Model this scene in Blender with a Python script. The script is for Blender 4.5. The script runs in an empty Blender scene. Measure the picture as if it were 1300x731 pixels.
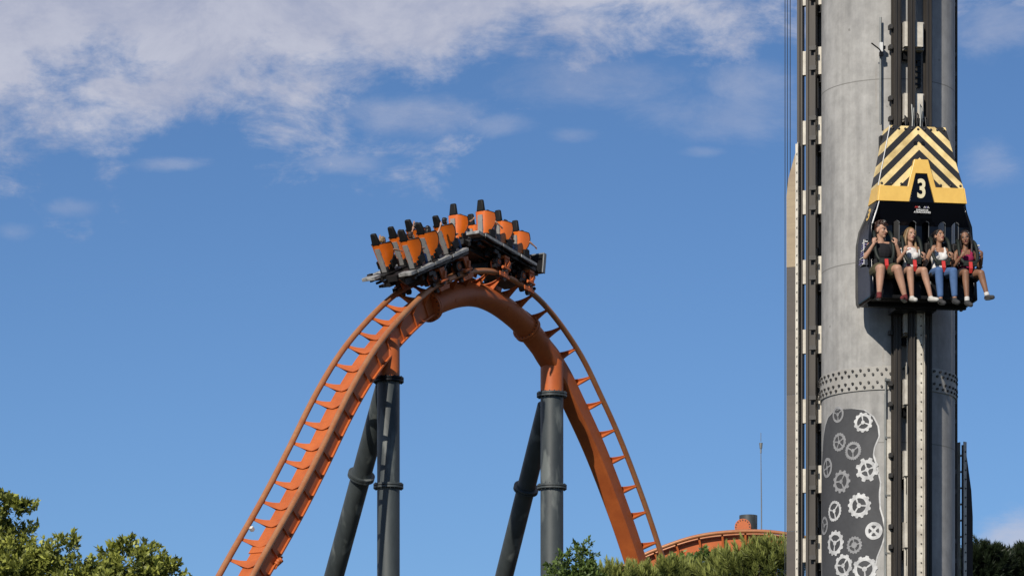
import bpy, bmesh, math, random
import numpy as np
from mathutils import Vector, Matrix, Quaternion, noise as mnoise

random.seed(7); np.random.seed(7)
scene = bpy.context.scene
COL = scene.collection
R = math.radians
sin, cos, pi = math.sin, math.cos, math.pi

# ------------------------------------------------------------------ camera
CAM_Z, FPX, HORIZON = 1.7, 5000.0, 1365.5
cd = bpy.data.cameras.new('camera'); cam = bpy.data.objects.new('camera', cd); COL.objects.link(cam)
cam.location = (0, 0, CAM_Z); cam.rotation_euler = (R(90), 0, 0)
cd.sensor_width = 36; cd.lens = 36*FPX/1300; cd.shift_y = (HORIZON-365.5)/1300
cd.clip_start = .5; cd.clip_end = 12000
scene.camera = cam
scene.view_settings.view_transform = 'Standard'; scene.view_settings.look = 'None'
scene.view_settings.exposure = 0; scene.view_settings.gamma = 1

def site(px, py, Y):            # survey: a bearing and a height seen from the viewpoint, at distance Y
    return Vector(((px-650)/FPX*Y, Y, CAM_Z+(HORIZON-py)/FPX*Y))

# ------------------------------------------------------------------ materials
def nodes_of(m):
    m.use_nodes = True
    nt = m.node_tree
    return nt, nt.nodes, nt.links, nt.nodes['Principled BSDF']

def paint(name, col, rough=.5, metal=0, var=.12, scale=3.0, col2=None, amt=.5, coat=0, bump=0., stretch=(1,1,1), spec=.5, spots=None):
    """weathered surface: base colour broken up by two noises, roughness varied"""
    col = tuple(c*.82 for c in col); col2 = tuple(c*.82 for c in col2) if col2 else None
    m = bpy.data.materials.new(name); nt, N, L, bs = nodes_of(m)
    tc = N.new('ShaderNodeTexCoord'); mp = N.new('ShaderNodeMapping'); mp.inputs['Scale'].default_value = stretch
    L.new(tc.outputs['Object'], mp.inputs['Vector'])
    n1 = N.new('ShaderNodeTexNoise'); n1.inputs['Scale'].default_value = scale; n1.inputs['Detail'].default_value = 7; n1.inputs['Roughness'].default_value = .65
    L.new(mp.outputs['Vector'], n1.inputs['Vector'])
    n2 = N.new('ShaderNodeTexNoise'); n2.inputs['Scale'].default_value = scale*7; n2.inputs['Detail'].default_value = 4
    L.new(mp.outputs['Vector'], n2.inputs['Vector'])
    c2 = col2 or tuple(c*(1-var*2.2) for c in col)
    r1 = N.new('ShaderNodeValToRGB'); e = r1.color_ramp.elements
    e[0].position = max(0., .5-.16/max(amt, .05)*.5); e[1].position = min(1., .5+.16/max(amt, .05)*.5)
    e[0].color = (*c2, 1); e[1].color = (*col, 1)
    L.new(n1.outputs['Fac'], r1.inputs['Fac'])
    mx = N.new('ShaderNodeMixRGB'); mx.blend_type = 'MULTIPLY'; mx.inputs['Fac'].default_value = min(1, var*2.2)
    L.new(r1.outputs['Color'], mx.inputs[1]); L.new(n2.outputs['Fac'], mx.inputs[2])
    g = N.new('ShaderNodeMixRGB'); g.blend_type = 'MULTIPLY'; g.inputs['Fac'].default_value = 1
    k = 1/(1-min(1, var*2.2)*.5); g.inputs[2].default_value = (k, k, k, 1)
    L.new(mx.outputs['Color'], g.inputs[1]); out = g.outputs['Color']
    if spots:
        vo = N.new('ShaderNodeTexNoise'); vo.inputs['Scale'].default_value = spots[1]; vo.inputs['Detail'].default_value = 3
        L.new(mp.outputs['Vector'], vo.inputs['Vector'])
        rr = N.new('ShaderNodeValToRGB'); rr.color_ramp.elements[0].position = spots[2]; rr.color_ramp.elements[1].position = spots[2]+(spots[3] if len(spots) > 3 else .04)
        rr.color_ramp.elements[0].color = (0,0,0,1); L.new(vo.outputs['Fac'], rr.inputs['Fac'])
        ms = N.new('ShaderNodeMixRGB'); L.new(rr.outputs['Color'], ms.inputs['Fac']); L.new(out, ms.inputs[1]); ms.inputs[2].default_value = (*spots[0], 1)
        out = ms.outputs['Color']
    L.new(out, bs.inputs['Base Color'])
    mr = N.new('ShaderNodeMapRange'); mr.inputs['To Min'].default_value = max(.05, rough-.12); mr.inputs['To Max'].default_value = min(1, rough+.15)
    L.new(n1.outputs['Fac'], mr.inputs['Value']); L.new(mr.outputs['Result'], bs.inputs['Roughness'])
    bs.inputs['Metallic'].default_value = metal
    bs.inputs['Specular IOR Level'].default_value = spec
    if coat: bs.inputs['Coat Weight'].default_value = coat; bs.inputs['Coat Roughness'].default_value = .12
    if bump:
        b = N.new('ShaderNodeBump'); b.inputs['Strength'].default_value = bump; b.inputs['Distance'].default_value = .01
        L.new(n2.outputs['Fac'], b.inputs['Height']); L.new(b.outputs['Normal'], bs.inputs['Normal'])
    return m

M = {}
M['orange'] = paint('track orange paint', (.60,.150,.036), .5, 0, .10, 1.3, (.47,.11,.03), .45, coat=.06, spec=.3, spots=((.36,.085,.024), .7, .55, .25))
M['rail'] = paint('worn rail', (.46,.22,.10), .40, .15, .15, 2.5, (.44,.145,.05), .4)
M['shell'] = paint('seat shell orange', (.80,.165,.012), .3, 0, .05, 3, coat=.5)
M['steel_dark'] = paint('column paint dark grey', (.062,.074,.076), .5, 0, .12, .9, (.038,.046,.049), .8, stretch=(1,1,.35), spots=((.115,.127,.122), 2.2, .57, .10))
M['black'] = paint('black steel', (.006,.006,.007), .4, .0, .15, 4, spec=.25)
M['chassis'] = paint('greasy chassis', (.016,.015,.015), .5, .2, .2, 5, (.012,.011,.011), .5)
M['floor'] = paint('pale floor panel', (.40,.40,.385), .5, 0, .14, 4, (.16,.16,.155), .8)
M['grey_panel'] = paint('grey plastic', (.30,.29,.28), .5, 0, .08, 4)
M['rubber'] = paint('black foam', (.009,.009,.010), .62, 0, .1, 9, spec=.25)
M['wheel'] = paint('wheel polyurethane', (.05,.035,.03), .5, 0, .15, 8)
M['navy'] = paint('gloss navy body', (.0035,.0045,.008), .16, 0, .08, 2, coat=.0, spec=.22)
M['yellow'] = paint('warm yellow paint', (.88,.56,.125), .42, 0, .08, 2, (.78,.47,.10), .4, coat=.2)
M['cream'] = paint('cream lettering', (.85,.76,.5), .5, 0, .04, 5)
M['white'] = paint('white paint', (.78,.78,.76), .5, 0, .06, 5)
M['purple'] = paint('purple lettering', (.22,.2,.42), .5, 0, .06, 5)
M['red_mark'] = paint('red lettering', (.6,.05,.05), .5, 0, .05, 5)
M['rail_dark'] = paint('guide rail steel', (.062,.053,.044), .48, .35, .16, 2.2, (.036,.031,.027), .5, stretch=(2,2,.25))
M['bracket'] = paint('bracket off white', (.74,.70,.61), .55, 0, .12, 4, (.45,.41,.35), .4)
M['fin'] = paint('brake fin copper', (.33,.26,.165), .5, .3, .12, 1.2, (.24,.18,.12), .6, stretch=(.5,.5,3))
M['fin_low'] = paint('brake fin brown', (.085,.07,.06), .55, .2, .12, 1.2, (.065,.054,.047), .6, stretch=(.5,.5,3))
M['fin_mid'] = paint('brake fin mid brown', (.13,.107,.09), .55, .2, .12, 1.2, (.10,.083,.07), .6, stretch=(.5,.5,3))
M['harness'] = paint('harness padding', (.012,.018,.014), .6, 0, .1, 8, spec=.35)
M['red'] = paint('red strap', (.62,.035,.03), .5, 0, .05, 8)
M['cable'] = paint('wire rope', (.05,.055,.07), .5, .4, .1, 3)
M['galv'] = paint('galvanised pipe', (.27,.28,.27), .45, .5, .12, 3)
M['mast'] = paint('mast steel', (.2,.21,.22), .5, .3, .08, 4)
M['mural'] = paint('mural charcoal', (.050,.051,.055), .75, 0, .12, 2.2, (.068,.069,.073), .4)
M['chalk'] = paint('mural white', (.70,.70,.69), .7, 0, .14, 6, (.40,.40,.40), .6)
M['chalk_dim'] = paint('mural grey', (.36,.36,.365), .7, 0, .15, 7, (.22,.22,.225), .4)
M['bolt'] = paint('bolt heads', (.075,.07,.065), .5, .4, .2, 30)
M['bark'] = paint('bark', (.09,.065,.045), .9, 0, .2, 6, bump=.5)
M['ground'] = paint('parched grass', (.05,.048,.032), .95, 0, .2, .05, (.03,.035,.02), .5)

def tower_material():
    m = paint('tower grey concrete', (.40,.39,.37), .65, 0, .10, .8, (.28,.275,.265), .75, bump=.05, stretch=(1,1,.4), spec=.35)
    nt = m.node_tree; N, L = nt.nodes, nt.links; bs = N['Principled BSDF']
    src = bs.inputs['Base Color'].links[0].from_socket
    tc = N.new('ShaderNodeTexCoord'); sx = N.new('ShaderNodeSeparateXYZ'); L.new(tc.outputs['Object'], sx.inputs[0])
    # ring welds: thin dark lines every 2.99 m, one vertical weld per ring, small stains
    def math_(op, a, b=None):
        n = N.new('ShaderNodeMath'); n.operation = op
        for i, v in enumerate((a, b)):
            if v is None: continue
            if isinstance(v, (int, float)): n.inputs[i].default_value = v
            else: L.new(v, n.inputs[i])
        return n.outputs[0]
    zz = math_('ADD', sx.outputs[2], .0)
    q = math_('ABSOLUTE', math_('SUBTRACT', math_('MODULO', math_('ADD', zz, 1.315), 2.99), 1.495))
    ring = math_('LESS_THAN', q, .009)
    ang = math_('ARCTAN2', sx.outputs[0], math_('MULTIPLY', sx.outputs[1], -1.0))
    vert = math_('MULTIPLY', math_('LESS_THAN', math_('ABSOLUTE', math_('ADD', ang, .065)), .0035), math_('GREATER_THAN', zz, 16.0))
    ln = math_('MAXIMUM', ring, math_('MULTIPLY', vert, .5))
    vo = N.new('ShaderNodeTexVoronoi'); vo.inputs['Scale'].default_value = 3.2; L.new(tc.outputs['Object'], vo.inputs['Vector'])
    dot = math_('LESS_THAN', vo.outputs['Distance'], .075)
    wn = N.new('ShaderNodeTexNoise'); wn.inputs['Scale'].default_value = 1.1; L.new(tc.outputs['Object'], wn.inputs['Vector'])
    dot = math_('MULTIPLY', dot, math_('GREATER_THAN', wn.outputs['Fac'], .53))
    # vertical drip streaks
    mp = N.new('ShaderNodeMapping'); mp.inputs['Scale'].default_value = (9, 9, .35); L.new(tc.outputs['Object'], mp.inputs['Vector'])
    dn = N.new('ShaderNodeTexNoise'); dn.inputs['Scale'].default_value = 1; dn.inputs['Detail'].default_value = 6; L.new(mp.outputs[0], dn.inputs['Vector'])
    mr = N.new('ShaderNodeMapRange'); mr.inputs['From Min'].default_value = .35; mr.inputs['From Max'].default_value = .7; mr.inputs['To Min'].default_value = 1.06; mr.inputs['To Max'].default_value = .86
    L.new(dn.outputs['Fac'], mr.inputs['Value'])
    mm = N.new('ShaderNodeMixRGB'); mm.blend_type = 'MULTIPLY'; mm.inputs['Fac'].default_value = 1; L.new(src, mm.inputs[1]); L.new(mr.outputs[0], mm.inputs[2])
    mp2 = N.new('ShaderNodeMapping'); mp2.inputs['Scale'].default_value = (7, 7, .28); mp2.inputs['Location'].default_value = (3.1, .7, 1.9); L.new(tc.outputs['Object'], mp2.inputs['Vector'])
    rn = N.new('ShaderNodeTexNoise'); rn.inputs['Scale'].default_value = 1.3; rn.inputs['Detail'].default_value = 8; rn.inputs['Roughness'].default_value = .7; L.new(mp2.outputs[0], rn.inputs['Vector'])
    rs = N.new('ShaderNodeMapRange'); rs.inputs['From Min'].default_value = .60; rs.inputs['From Max'].default_value = .74; rs.inputs['To Max'].default_value = .42; L.new(rn.outputs['Fac'], rs.inputs['Value'])
    mr2 = N.new('ShaderNodeMixRGB'); L.new(rs.outputs[0], mr2.inputs['Fac']); L.new(mm.outputs[0], mr2.inputs[1]); mr2.inputs[2].default_value = (.20,.15,.10,1); mm = mr2
    cl_ = N.new('ShaderNodeTexNoise'); cl_.inputs['Scale'].default_value = 4.5; cl_.inputs['Detail'].default_value = 9; cl_.inputs['Roughness'].default_value = .7; L.new(tc.outputs['Object'], cl_.inputs['Vector'])
    cm = N.new('ShaderNodeMapRange'); cm.inputs['From Min'].default_value = .3; cm.inputs['From Max'].default_value = .7; cm.inputs['To Min'].default_value = .80; cm.inputs['To Max'].default_value = 1.16; L.new(cl_.outputs['Fac'], cm.inputs['Value'])
    mq = N.new('ShaderNodeMixRGB'); mq.blend_type = 'MULTIPLY'; mq.inputs['Fac'].default_value = 1; L.new(mm.outputs[0], mq.inputs[1]); L.new(cm.outputs[0], mq.inputs[2]); mm = mq
    dk = N.new('ShaderNodeMixRGB'); L.new(math_('MAXIMUM', math_('MULTIPLY', ln, .65), math_('MULTIPLY', dot, .5)), dk.inputs['Fac'])
    L.new(mm.outputs[0], dk.inputs[1]); dk.inputs[2].default_value = (.1,.095,.085,1)
    L.new(dk.outputs[0], bs.inputs['Base Color'])
    return m
M['tower'] = tower_material()
M['band'] = paint('bolt band grey', (.43,.415,.385), .6, 0, .1, 2.0, (.33,.315,.285), .5)

def stripes_material():
    m = bpy.data.materials.new('hazard chevrons'); nt, N, L, bs = nodes_of(m)
    tc = N.new('ShaderNodeTexCoord'); sx = N.new('ShaderNodeSeparateXYZ'); L.new(tc.outputs['Object'], sx.inputs[0])
    def mt(op, a, b=0.):
        n = N.new('ShaderNodeMath'); n.operation = op
        for i, v in enumerate((a, b)):
            if isinstance(v, (int, float)): n.inputs[i].default_value = v
            else: L.new(v, n.inputs[i])
        return n.outputs[0]
    v = mt('ADD', sx.outputs[2], mt('ABSOLUTE', sx.outputs[0]))
    f = mt('FLOORED_MODULO', mt('SUBTRACT', 17.035, v), .272)
    blk = mt('LESS_THAN', f, .136)
    n = N.new('ShaderNodeTexNoise'); n.inputs['Scale'].default_value = 5; n.inputs['Detail'].default_value = 5; L.new(tc.outputs['Object'], n.inputs['Vector'])
    r = N.new('ShaderNodeValToRGB'); r.color_ramp.elements[0].color = (.62,.45,.18,1); r.color_ramp.elements[1].color = (.78,.60,.28,1)
    r.color_ramp.elements[0].position = .35; r.color_ramp.elements[1].position = .6; L.new(n.outputs['Fac'], r.inputs['Fac'])
    mx = N.new('ShaderNodeMixRGB'); L.new(blk, mx.inputs['Fac']); L.new(r.outputs[0], mx.inputs[1]); mx.inputs[2].default_value = (.014,.013,.013,1)
    g2 = N.new('ShaderNodeTexNoise'); g2.inputs['Scale'].default_value = 2.2; g2.inputs['Detail'].default_value = 9; g2.inputs['Roughness'].default_value = .75; L.new(tc.outputs['Object'], g2.inputs['Vector'])
    gr = N.new('ShaderNodeMapRange'); gr.inputs['From Min'].default_value = .35; gr.inputs['From Max'].default_value = .65; gr.inputs['To Min'].default_value = .72; gr.inputs['To Max'].default_value = 1.12; L.new(g2.outputs['Fac'], gr.inputs['Value'])
    gm = N.new('ShaderNodeMixRGB'); gm.blend_type = 'MULTIPLY'; gm.inputs['Fac'].default_value = 1; L.new(mx.outputs[0], gm.inputs[1]); L.new(gr.outputs[0], gm.inputs[2])
    L.new(gm.outputs[0], bs.inputs['Base Color']); bs.inputs['Roughness'].default_value = .45
    return m
M['stripes'] = stripes_material()

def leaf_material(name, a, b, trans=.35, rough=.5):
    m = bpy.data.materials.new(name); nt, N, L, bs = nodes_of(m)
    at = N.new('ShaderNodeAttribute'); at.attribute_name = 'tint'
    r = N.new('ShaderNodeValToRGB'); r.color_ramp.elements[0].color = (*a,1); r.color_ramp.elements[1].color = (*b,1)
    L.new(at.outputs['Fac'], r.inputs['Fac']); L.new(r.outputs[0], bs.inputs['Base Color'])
    bs.inputs['Roughness'].default_value = rough; bs.inputs['Specular IOR Level'].default_value = .35
    tr = N.new('ShaderNodeBsdfTranslucent'); L.new(r.outputs[0], tr.inputs['Color'])
    mx = N.new('ShaderNodeMixShader'); mx.inputs[0].default_value = trans
    L.new(bs.outputs[0], mx.inputs[1]); L.new(tr.outputs[0], mx.inputs[2])
    L.new(mx.outputs[0], N['Material Output'].inputs['Surface'])
    return m
M['leaf'] = leaf_material('broad leaves', (.022,.038,.008), (.42,.445,.09))
M['leaf_dark'] = leaf_material('dark broad leaves', (.022,.044,.010), (.19,.27,.065))
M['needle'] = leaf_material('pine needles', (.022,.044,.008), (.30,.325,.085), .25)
M['needle_shaded'] = leaf_material('shaded pine needles', (.007,.013,.006), (.02,.032,.011), .1)  # needle colour lowered: the shade on these pines is put into it

def cloth(name, col, rough=.85):
    return paint(name, col, rough, 0, .08, 14, spec=.2)
SK = {}
def skin(name, col):
    m = paint(name, col, .5, 0, .04, 6, spec=.35)
    m.node_tree.nodes['Principled BSDF'].inputs['Subsurface Weight'].default_value = .08
    m.node_tree.nodes['Principled BSDF'].inputs['Subsurface Radius'].default_value = (.02,.008,.004)
    return m
M['skin_fair'] = skin('fair skin', (.47,.265,.18)); M['skin_mid'] = skin('warm skin', (.38,.205,.13)); M['skin_tan'] = skin('tan skin', (.26,.13,.078))
M['lip'] = paint('lips', (.36,.10,.085), .4); M['eye'] = paint('eyes', (.03,.02,.016), .25); M['brow'] = paint('brows', (.06,.035,.02), .8)
M['eyewhite'] = paint('eye whites', (.6,.57,.53), .3)
M['hair_brown'] = paint('brown hair', (.055,.026,.013), .5, 0, .2, 30, stretch=(3,3,.5)); M['hair_blond'] = paint('blond hair', (.29,.18,.08), .5, 0, .2, 30, stretch=(3,3,.5))
M['hair_dark'] = paint('dark hair', (.016,.010,.008), .45, 0, .2, 30, stretch=(3,3,.5)); M['hair_auburn'] = paint('auburn hair', (.05,.02,.012), .5, 0, .2, 30)
for k, c in dict(tee_black=(.018,.018,.022), tee_white=(.74,.72,.70), tank_white=(.78,.76,.74), top_magenta=(.30,.018,.075), shorts_olive=(.085,.075,.04), shorts_black=(.02,.02,.025), jeans=(.085,.16,.33),
                 shoe_red=(.17,.035,.035), shoe_white=(.62,.6,.56), shoe_grey=(.06,.06,.062), sole=(.5,.48,.44), sock=(.7,.68,.65), cloth_blue=(.10,.16,.30), cloth_grey=(.25,.25,.26), cloth_red=(.35,.05,.05), cloth_green=(.10,.16,.10)).items():
    M[k] = cloth(k.replace('_', ' '), c)
def printed_white():
    m = cloth('printed white cotton', (.74,.72,.70)); nt = m.node_tree; N, L = nt.nodes, nt.links; bs = N['Principled BSDF']
    src = bs.inputs['Base Color'].links[0].from_socket
    tc = N.new('ShaderNodeTexCoord'); vo = N.new('ShaderNodeTexVoronoi'); vo.inputs['Scale'].default_value = 7.5; L.new(tc.outputs['Object'], vo.inputs['Vector'])
    l = N.new('ShaderNodeMath'); l.operation = 'LESS_THAN'; l.inputs[1].default_value = .22; L.new(vo.outputs['Distance'], l.inputs[0])
    mx = N.new('ShaderNodeMixRGB'); L.new(l.outputs[0], mx.inputs[0]); L.new(src, mx.inputs[1]); mx.inputs[2].default_value = (.42,.07,.13,1)
    L.new(mx.outputs[0], bs.inputs['Base Color']); return m
M['tee_print'] = printed_white()

# ------------------------------------------------------------------ mesh building
class MB:
    """collects shapes; build() links them as ONE mesh object"""
    def __init__(s): s.v = []; s.f = []; s.m = []
    def add(s, verts, faces, mi=0):
        o = len(s.v); s.v += [tuple(v) for v in verts]; s.f += [tuple(i+o for i in f) for f in faces]; s.m += [mi]*len(faces); return s
    def box(s, c, size, rot=None, mi=0, taper=(1,1)):
        c = Vector(c); hx, hy, hz = (d/2 for d in size); vs = []
        for z in (-1, 1):
            kx, ky = (1, 1) if z < 0 else taper
            for x, y in ((-1,-1),(1,-1),(1,1),(-1,1)):
                p = Vector((x*hx*kx, y*hy*ky, z*hz)); vs.append(c+(rot@p if rot else p))
        return s.add(vs, [(3,2,1,0),(4,5,6,7),(0,1,5,4),(1,2,6,5),(2,3,7,6),(3,0,4,7)], mi)
    def tube(s, pts, r, n=8, mi=0, cap=True, up=None):
        pts = [Vector(p) for p in pts]; rs = r if isinstance(r, (list, tuple)) else [r]*len(pts)
        o = len(s.v); prev = None
        for i, p in enumerate(pts):
            t = (pts[min(i+1, len(pts)-1)]-pts[max(i-1, 0)]).normalized()
            if prev is None:
                a = Vector((0,0,1)) if abs(t.z) < .9 else Vector((1,0,0)); x = t.cross(a).normalized()
            else: x = (prev-t*prev.dot(t)).normalized()
            prev = x; y = t.cross(x)
            for k in range(n):
                a = 2*pi*k/n; s.v.append(tuple(p+rs[i]*(cos(a)*x+sin(a)*y)))
        for i in range(len(pts)-1):
            for k in range(n):
                a = o+i*n+k; b = o+i*n+(k+1) % n; s.f.append((a, b, b+n, a+n)); s.m.append(mi)
        if cap:
            s.f.append(tuple(o+k for k in reversed(range(n)))); s.m.append(mi)
            e = o+(len(pts)-1)*n; s.f.append(tuple(e+k for k in range(n))); s.m.append(mi)
        return s
    def cyl(s, a, b, r, n=16, mi=0, r2=None): return s.tube([a, b], [r, r if r2 is None else r2], n, mi)
    def prism(s, poly, e1, e2, e3, o, depth, mi=0):
        """polygon (a,b) in the e1,e2 plane, centred thickness along e3"""
        n = len(poly); o = Vector(o); vs = []
        for d in (-depth/2, depth/2): vs += [o+e1*a+e2*b+e3*d for a, b in poly]
        fs = [tuple(reversed(range(n))), tuple(range(n, 2*n))]+[(i, (i+1) % n, (i+1) % n+n, i+n) for i in range(n)]
        return s.add(vs, fs, mi)
    def sphere(s, c, r, mi=0, n=10, m=6):
        c = Vector(c); rx, ry, rz = r if isinstance(r, (list, tuple)) else (r, r, r)
        vs = [c+Vector((0,0,-rz))]; fs = []
        for i in range(1, m):
            a = -pi/2+pi*i/m
            vs += [c+Vector((rx*cos(a)*cos(2*pi*k/n), ry*cos(a)*sin(2*pi*k/n), rz*sin(a))) for k in range(n)]
        vs.append(c+Vector((0,0,rz)))
        for k in range(n): fs.append((0, 1+(k+1) % n, 1+k))
        for i in range(m-2):
            for k in range(n): fs.append((1+i*n+k, 1+i*n+(k+1) % n, 1+(i+1)*n+(k+1) % n, 1+(i+1)*n+k))
        t = len(vs)-1
        for k in range(n): fs.append((t, 1+(m-2)*n+k, 1+(m-2)*n+(k+1) % n))
        return s.add(vs, fs, mi)
    def mesh(s, name, mats, smooth=35):
        me = bpy.data.meshes.new(name); me.from_pydata(s.v, [], s.f); 
        for m in mats: me.materials.append(m)
        me.polygons.foreach_set('material_index', s.m)
        bm = bmesh.new(); bm.from_mesh(me); bmesh.ops.recalc_face_normals(bm, faces=bm.faces); bm.to_mesh(me); bm.free()
        if smooth:
            me.polygons.foreach_set('use_smooth', [True]*len(me.polygons)); me.set_sharp_from_angle(angle=R(smooth))
        me.update(); return me
    def build(s, name, mats, parent=None, smooth=35, bevel=0):
        mats = mats if isinstance(mats, (list, tuple)) else [mats]
        o = bpy.data.objects.new(name, s.mesh(name, mats, smooth)); COL.objects.link(o)
        if parent: o.parent = parent
        if bevel:
            b = o.modifiers.new('bevel', 'BEVEL'); b.width = bevel; b.segments = 2; b.limit_method = 'ANGLE'; b.angle_limit = R(40)
        return o

def tag(o, label=None, cat=None, group=None, kind=None):
    for k, v in (('label', label), ('category', cat), ('group', group), ('kind', kind)):
        if v: o[k] = v
    return o
def thing(name, label, cat, loc=(0,0,0), rz=0, group=None):
    o = bpy.data.objects.new(name, None); COL.objects.link(o); o.empty_display_size = .1
    o.location = loc; o.rotation_euler = (0, 0, rz); return tag(o, label, cat, group)
def copy_tree(o, parent=None):
    c = o.copy(); COL.objects.link(c)
    if parent: c.parent = parent
    for ch in list(o.children): copy_tree(ch, c)
    return c

def spline(pts, step):
    """Catmull-Rom through pts (tuples), resampled evenly"""
    P = [Vector(p) for p in pts]; P = [P[0]*2-P[1]]+P+[P[-1]*2-P[-2]]; out = []
    for i in range(1, len(P)-2):
        p0, p1, p2, p3 = P[i-1:i+3]
        for k in range(24):
            t = k/24; out.append(.5*((2*p1)+(p2-p0)*t+(2*p0-5*p1+4*p2-p3)*t*t+(3*p1-p0-3*p2+p3)*t**3))
    out.append(P[-2]); res = [out[0]]; acc = 0; d = [0]
    for a, b in zip(out, out[1:]): d.append(d[-1]+(b-a).length)
    n = max(2, int(d[-1]/step)); j = 0
    for i in range(1, n+1):
        t = d[-1]*i/n
        while j < len(d)-2 and d[j+1] < t: j += 1
        f = (t-d[j])/max(1e-9, d[j+1]-d[j]); res.append(out[j].lerp(out[j+1], f))
    return res, d[-1]

# ------------------------------------------------------------------ sky and sun
SUN_AZ, SUN_EL = R(23.5), R(32)          # to the left of and behind the viewpoint
sd = bpy.data.lights.new('sun', 'SUN'); sd.energy = 5.0; sd.angle = R(.5); sd.color = (1, .93, .82)
sun = bpy.data.objects.new('sun', sd); COL.objects.link(sun)
to_sun = Vector((-sin(SUN_AZ)*cos(SUN_EL), -cos(SUN_AZ)*cos(SUN_EL), sin(SUN_EL)))
sun.rotation_euler = to_sun.to_track_quat('Z', 'Y').to_euler(); sun.location = to_sun*200

world = bpy.data.worlds.new('World'); scene.world = world; world.use_nodes = True
nt = world.node_tree; N, L = nt.nodes, nt.links; N.clear()
def val(op, a, b=0., c=None, clamp=False):
    n = N.new('ShaderNodeMath'); n.operation = op; n.use_clamp = clamp
    for i, v in enumerate((a, b, c)):
        if v is None: continue
        if isinstance(v, (int, float)): n.inputs[i].default_value = v
        else: L.new(v, n.inputs[i])
    return n.outputs[0]
def sstep(x, lo, hi):
    n = N.new('ShaderNodeMapRange'); n.interpolation_type = 'SMOOTHSTEP'; n.inputs['From Min'].default_value = lo; n.inputs['From Max'].default_value = hi
    L.new(x, n.inputs['Value']); return n.outputs['Result']
sky = N.new('ShaderNodeTexSky'); sky.sky_type = 'NISHITA'; sky.sun_disc = False
sky.sun_elevation = SUN_EL; sky.sun_rotation = math.atan2(to_sun.x, to_sun.y); sky.altitude = 600; sky.air_density = 1.0; sky.dust_density = .6; sky.ozone_density = 2.5
tc = N.new('ShaderNodeTexCoord'); sp = N.new('ShaderNodeSeparateXYZ'); L.new(tc.outputs['Generated'], sp.inputs[0])
den = val('MAXIMUM', val('ABSOLUTE', sp.outputs[1]), .03)
az = val('DIVIDE', sp.outputs[0], den); el = val('DIVIDE', sp.outputs[2], den)
a_ = val('MULTIPLY_ADD', az, 1/.26, .5)                 # 0..1 across the northern outlook
e_ = val('MULTIPLY', val('SUBTRACT', el, .127), 1/.1462)
def fbm(sx_, sy_, scale, detail, off=0., dist=0., rough=.55):
    cb = N.new('ShaderNodeCombineXYZ'); L.new(val('MULTIPLY', a_, sx_), cb.inputs[0]); L.new(val('MULTIPLY_ADD', e_, sy_, off), cb.inputs[1]); cb.inputs[2].default_value = off
    n = N.new('ShaderNodeTexNoise'); n.inputs['Scale'].default_value = scale; n.inputs['Detail'].default_value = detail; n.inputs['Roughness'].default_value = rough; n.inputs['Distortion'].default_value = dist
    L.new(cb.outputs[0], n.inputs['Vector']); return n.outputs['Fac']
cr = N.new('ShaderNodeFloatCurve'); cv = cr.mapping.curves[0]
for i, (x, y) in enumerate([(0,.685),(.1,.71),(.2,.73),(.3,.745),(.36,.785),(.42,.80),(.5,.82),(.57,.85),(.63,.89),(.70,.94),(.77,.99),(.85,1.0),(1,.99)]):
    if i == 0: cv.points[0].location = (x, y)
    elif i == 1: cv.points[1].location = (x, y)
    else: cv.points.new(x, y)
cr.mapping.update(); L.new(a_, cr.inputs['Value'])
n_big = fbm(1.6, 1.15, 2.3, 10, 3.1, .25, .60); n_str = fbm(2.2, 2.3, 4.2, 12, 7.7, .35, .68); n_soft = fbm(1.3, 2.2, 2.2, 6, 11.3, .3)
edge = val('SUBTRACT', e_, cr.outputs[0])
dens = val('ADD', val('MULTIPLY', edge, 3.6), val('ADD', val('MULTIPLY', val('SUBTRACT', n_big, .5), 2.3), val('MULTIPLY', val('SUBTRACT', n_str, .5), 1.5)))
bank = sstep(dens, -.12, .50)
def puff(a0, e0, ra, re, gain, thr=.35):
    d = val('ADD', val('POWER', val('DIVIDE', val('SUBTRACT', a_, a0), ra), 2.), val('POWER', val('DIVIDE', val('SUBTRACT', e_, e0), re), 2.))
    g = val('POWER', 2.718, val('MULTIPLY', d, -1.))
    return val('MULTIPLY', sstep(val('ADD', g, val('MULTIPLY', val('SUBTRACT', n_str, .5), 1.5)), thr, 1.15), gain)
cl = bank
for p in [(.335,.715,.06,.03,.40),(.068,.64,.035,.022,.30),(.015,.60,.025,.022,.26),(.17,.715,.05,.02,.4),(.73,.85,.06,.06,.4),(.71,.80,.12,.06,.3),(.97,.95,.06,.07,.42),(.965,.72,.04,.05,.35),(1.0,.06,.062,.075,.8),(.56,.765,.04,.02,.3),(.685,.735,.03,.014,.22),(.49,.78,.05,.03,.3),(.40,.80,.10,.05,.5),(.57,.86,.12,.06,.35)]:
    cl = val('MAXIMUM', cl, puff(*p))
n_fine = fbm(2.0, 1.7, 3.6, 12, 21.4, .3, .68)
cl = val('MULTIPLY', val('MULTIPLY', cl, val('MULTIPLY_ADD', n_fine, .9, .52)), val('GREATER_THAN', sp.outputs[1], 0.), clamp=True)
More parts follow.
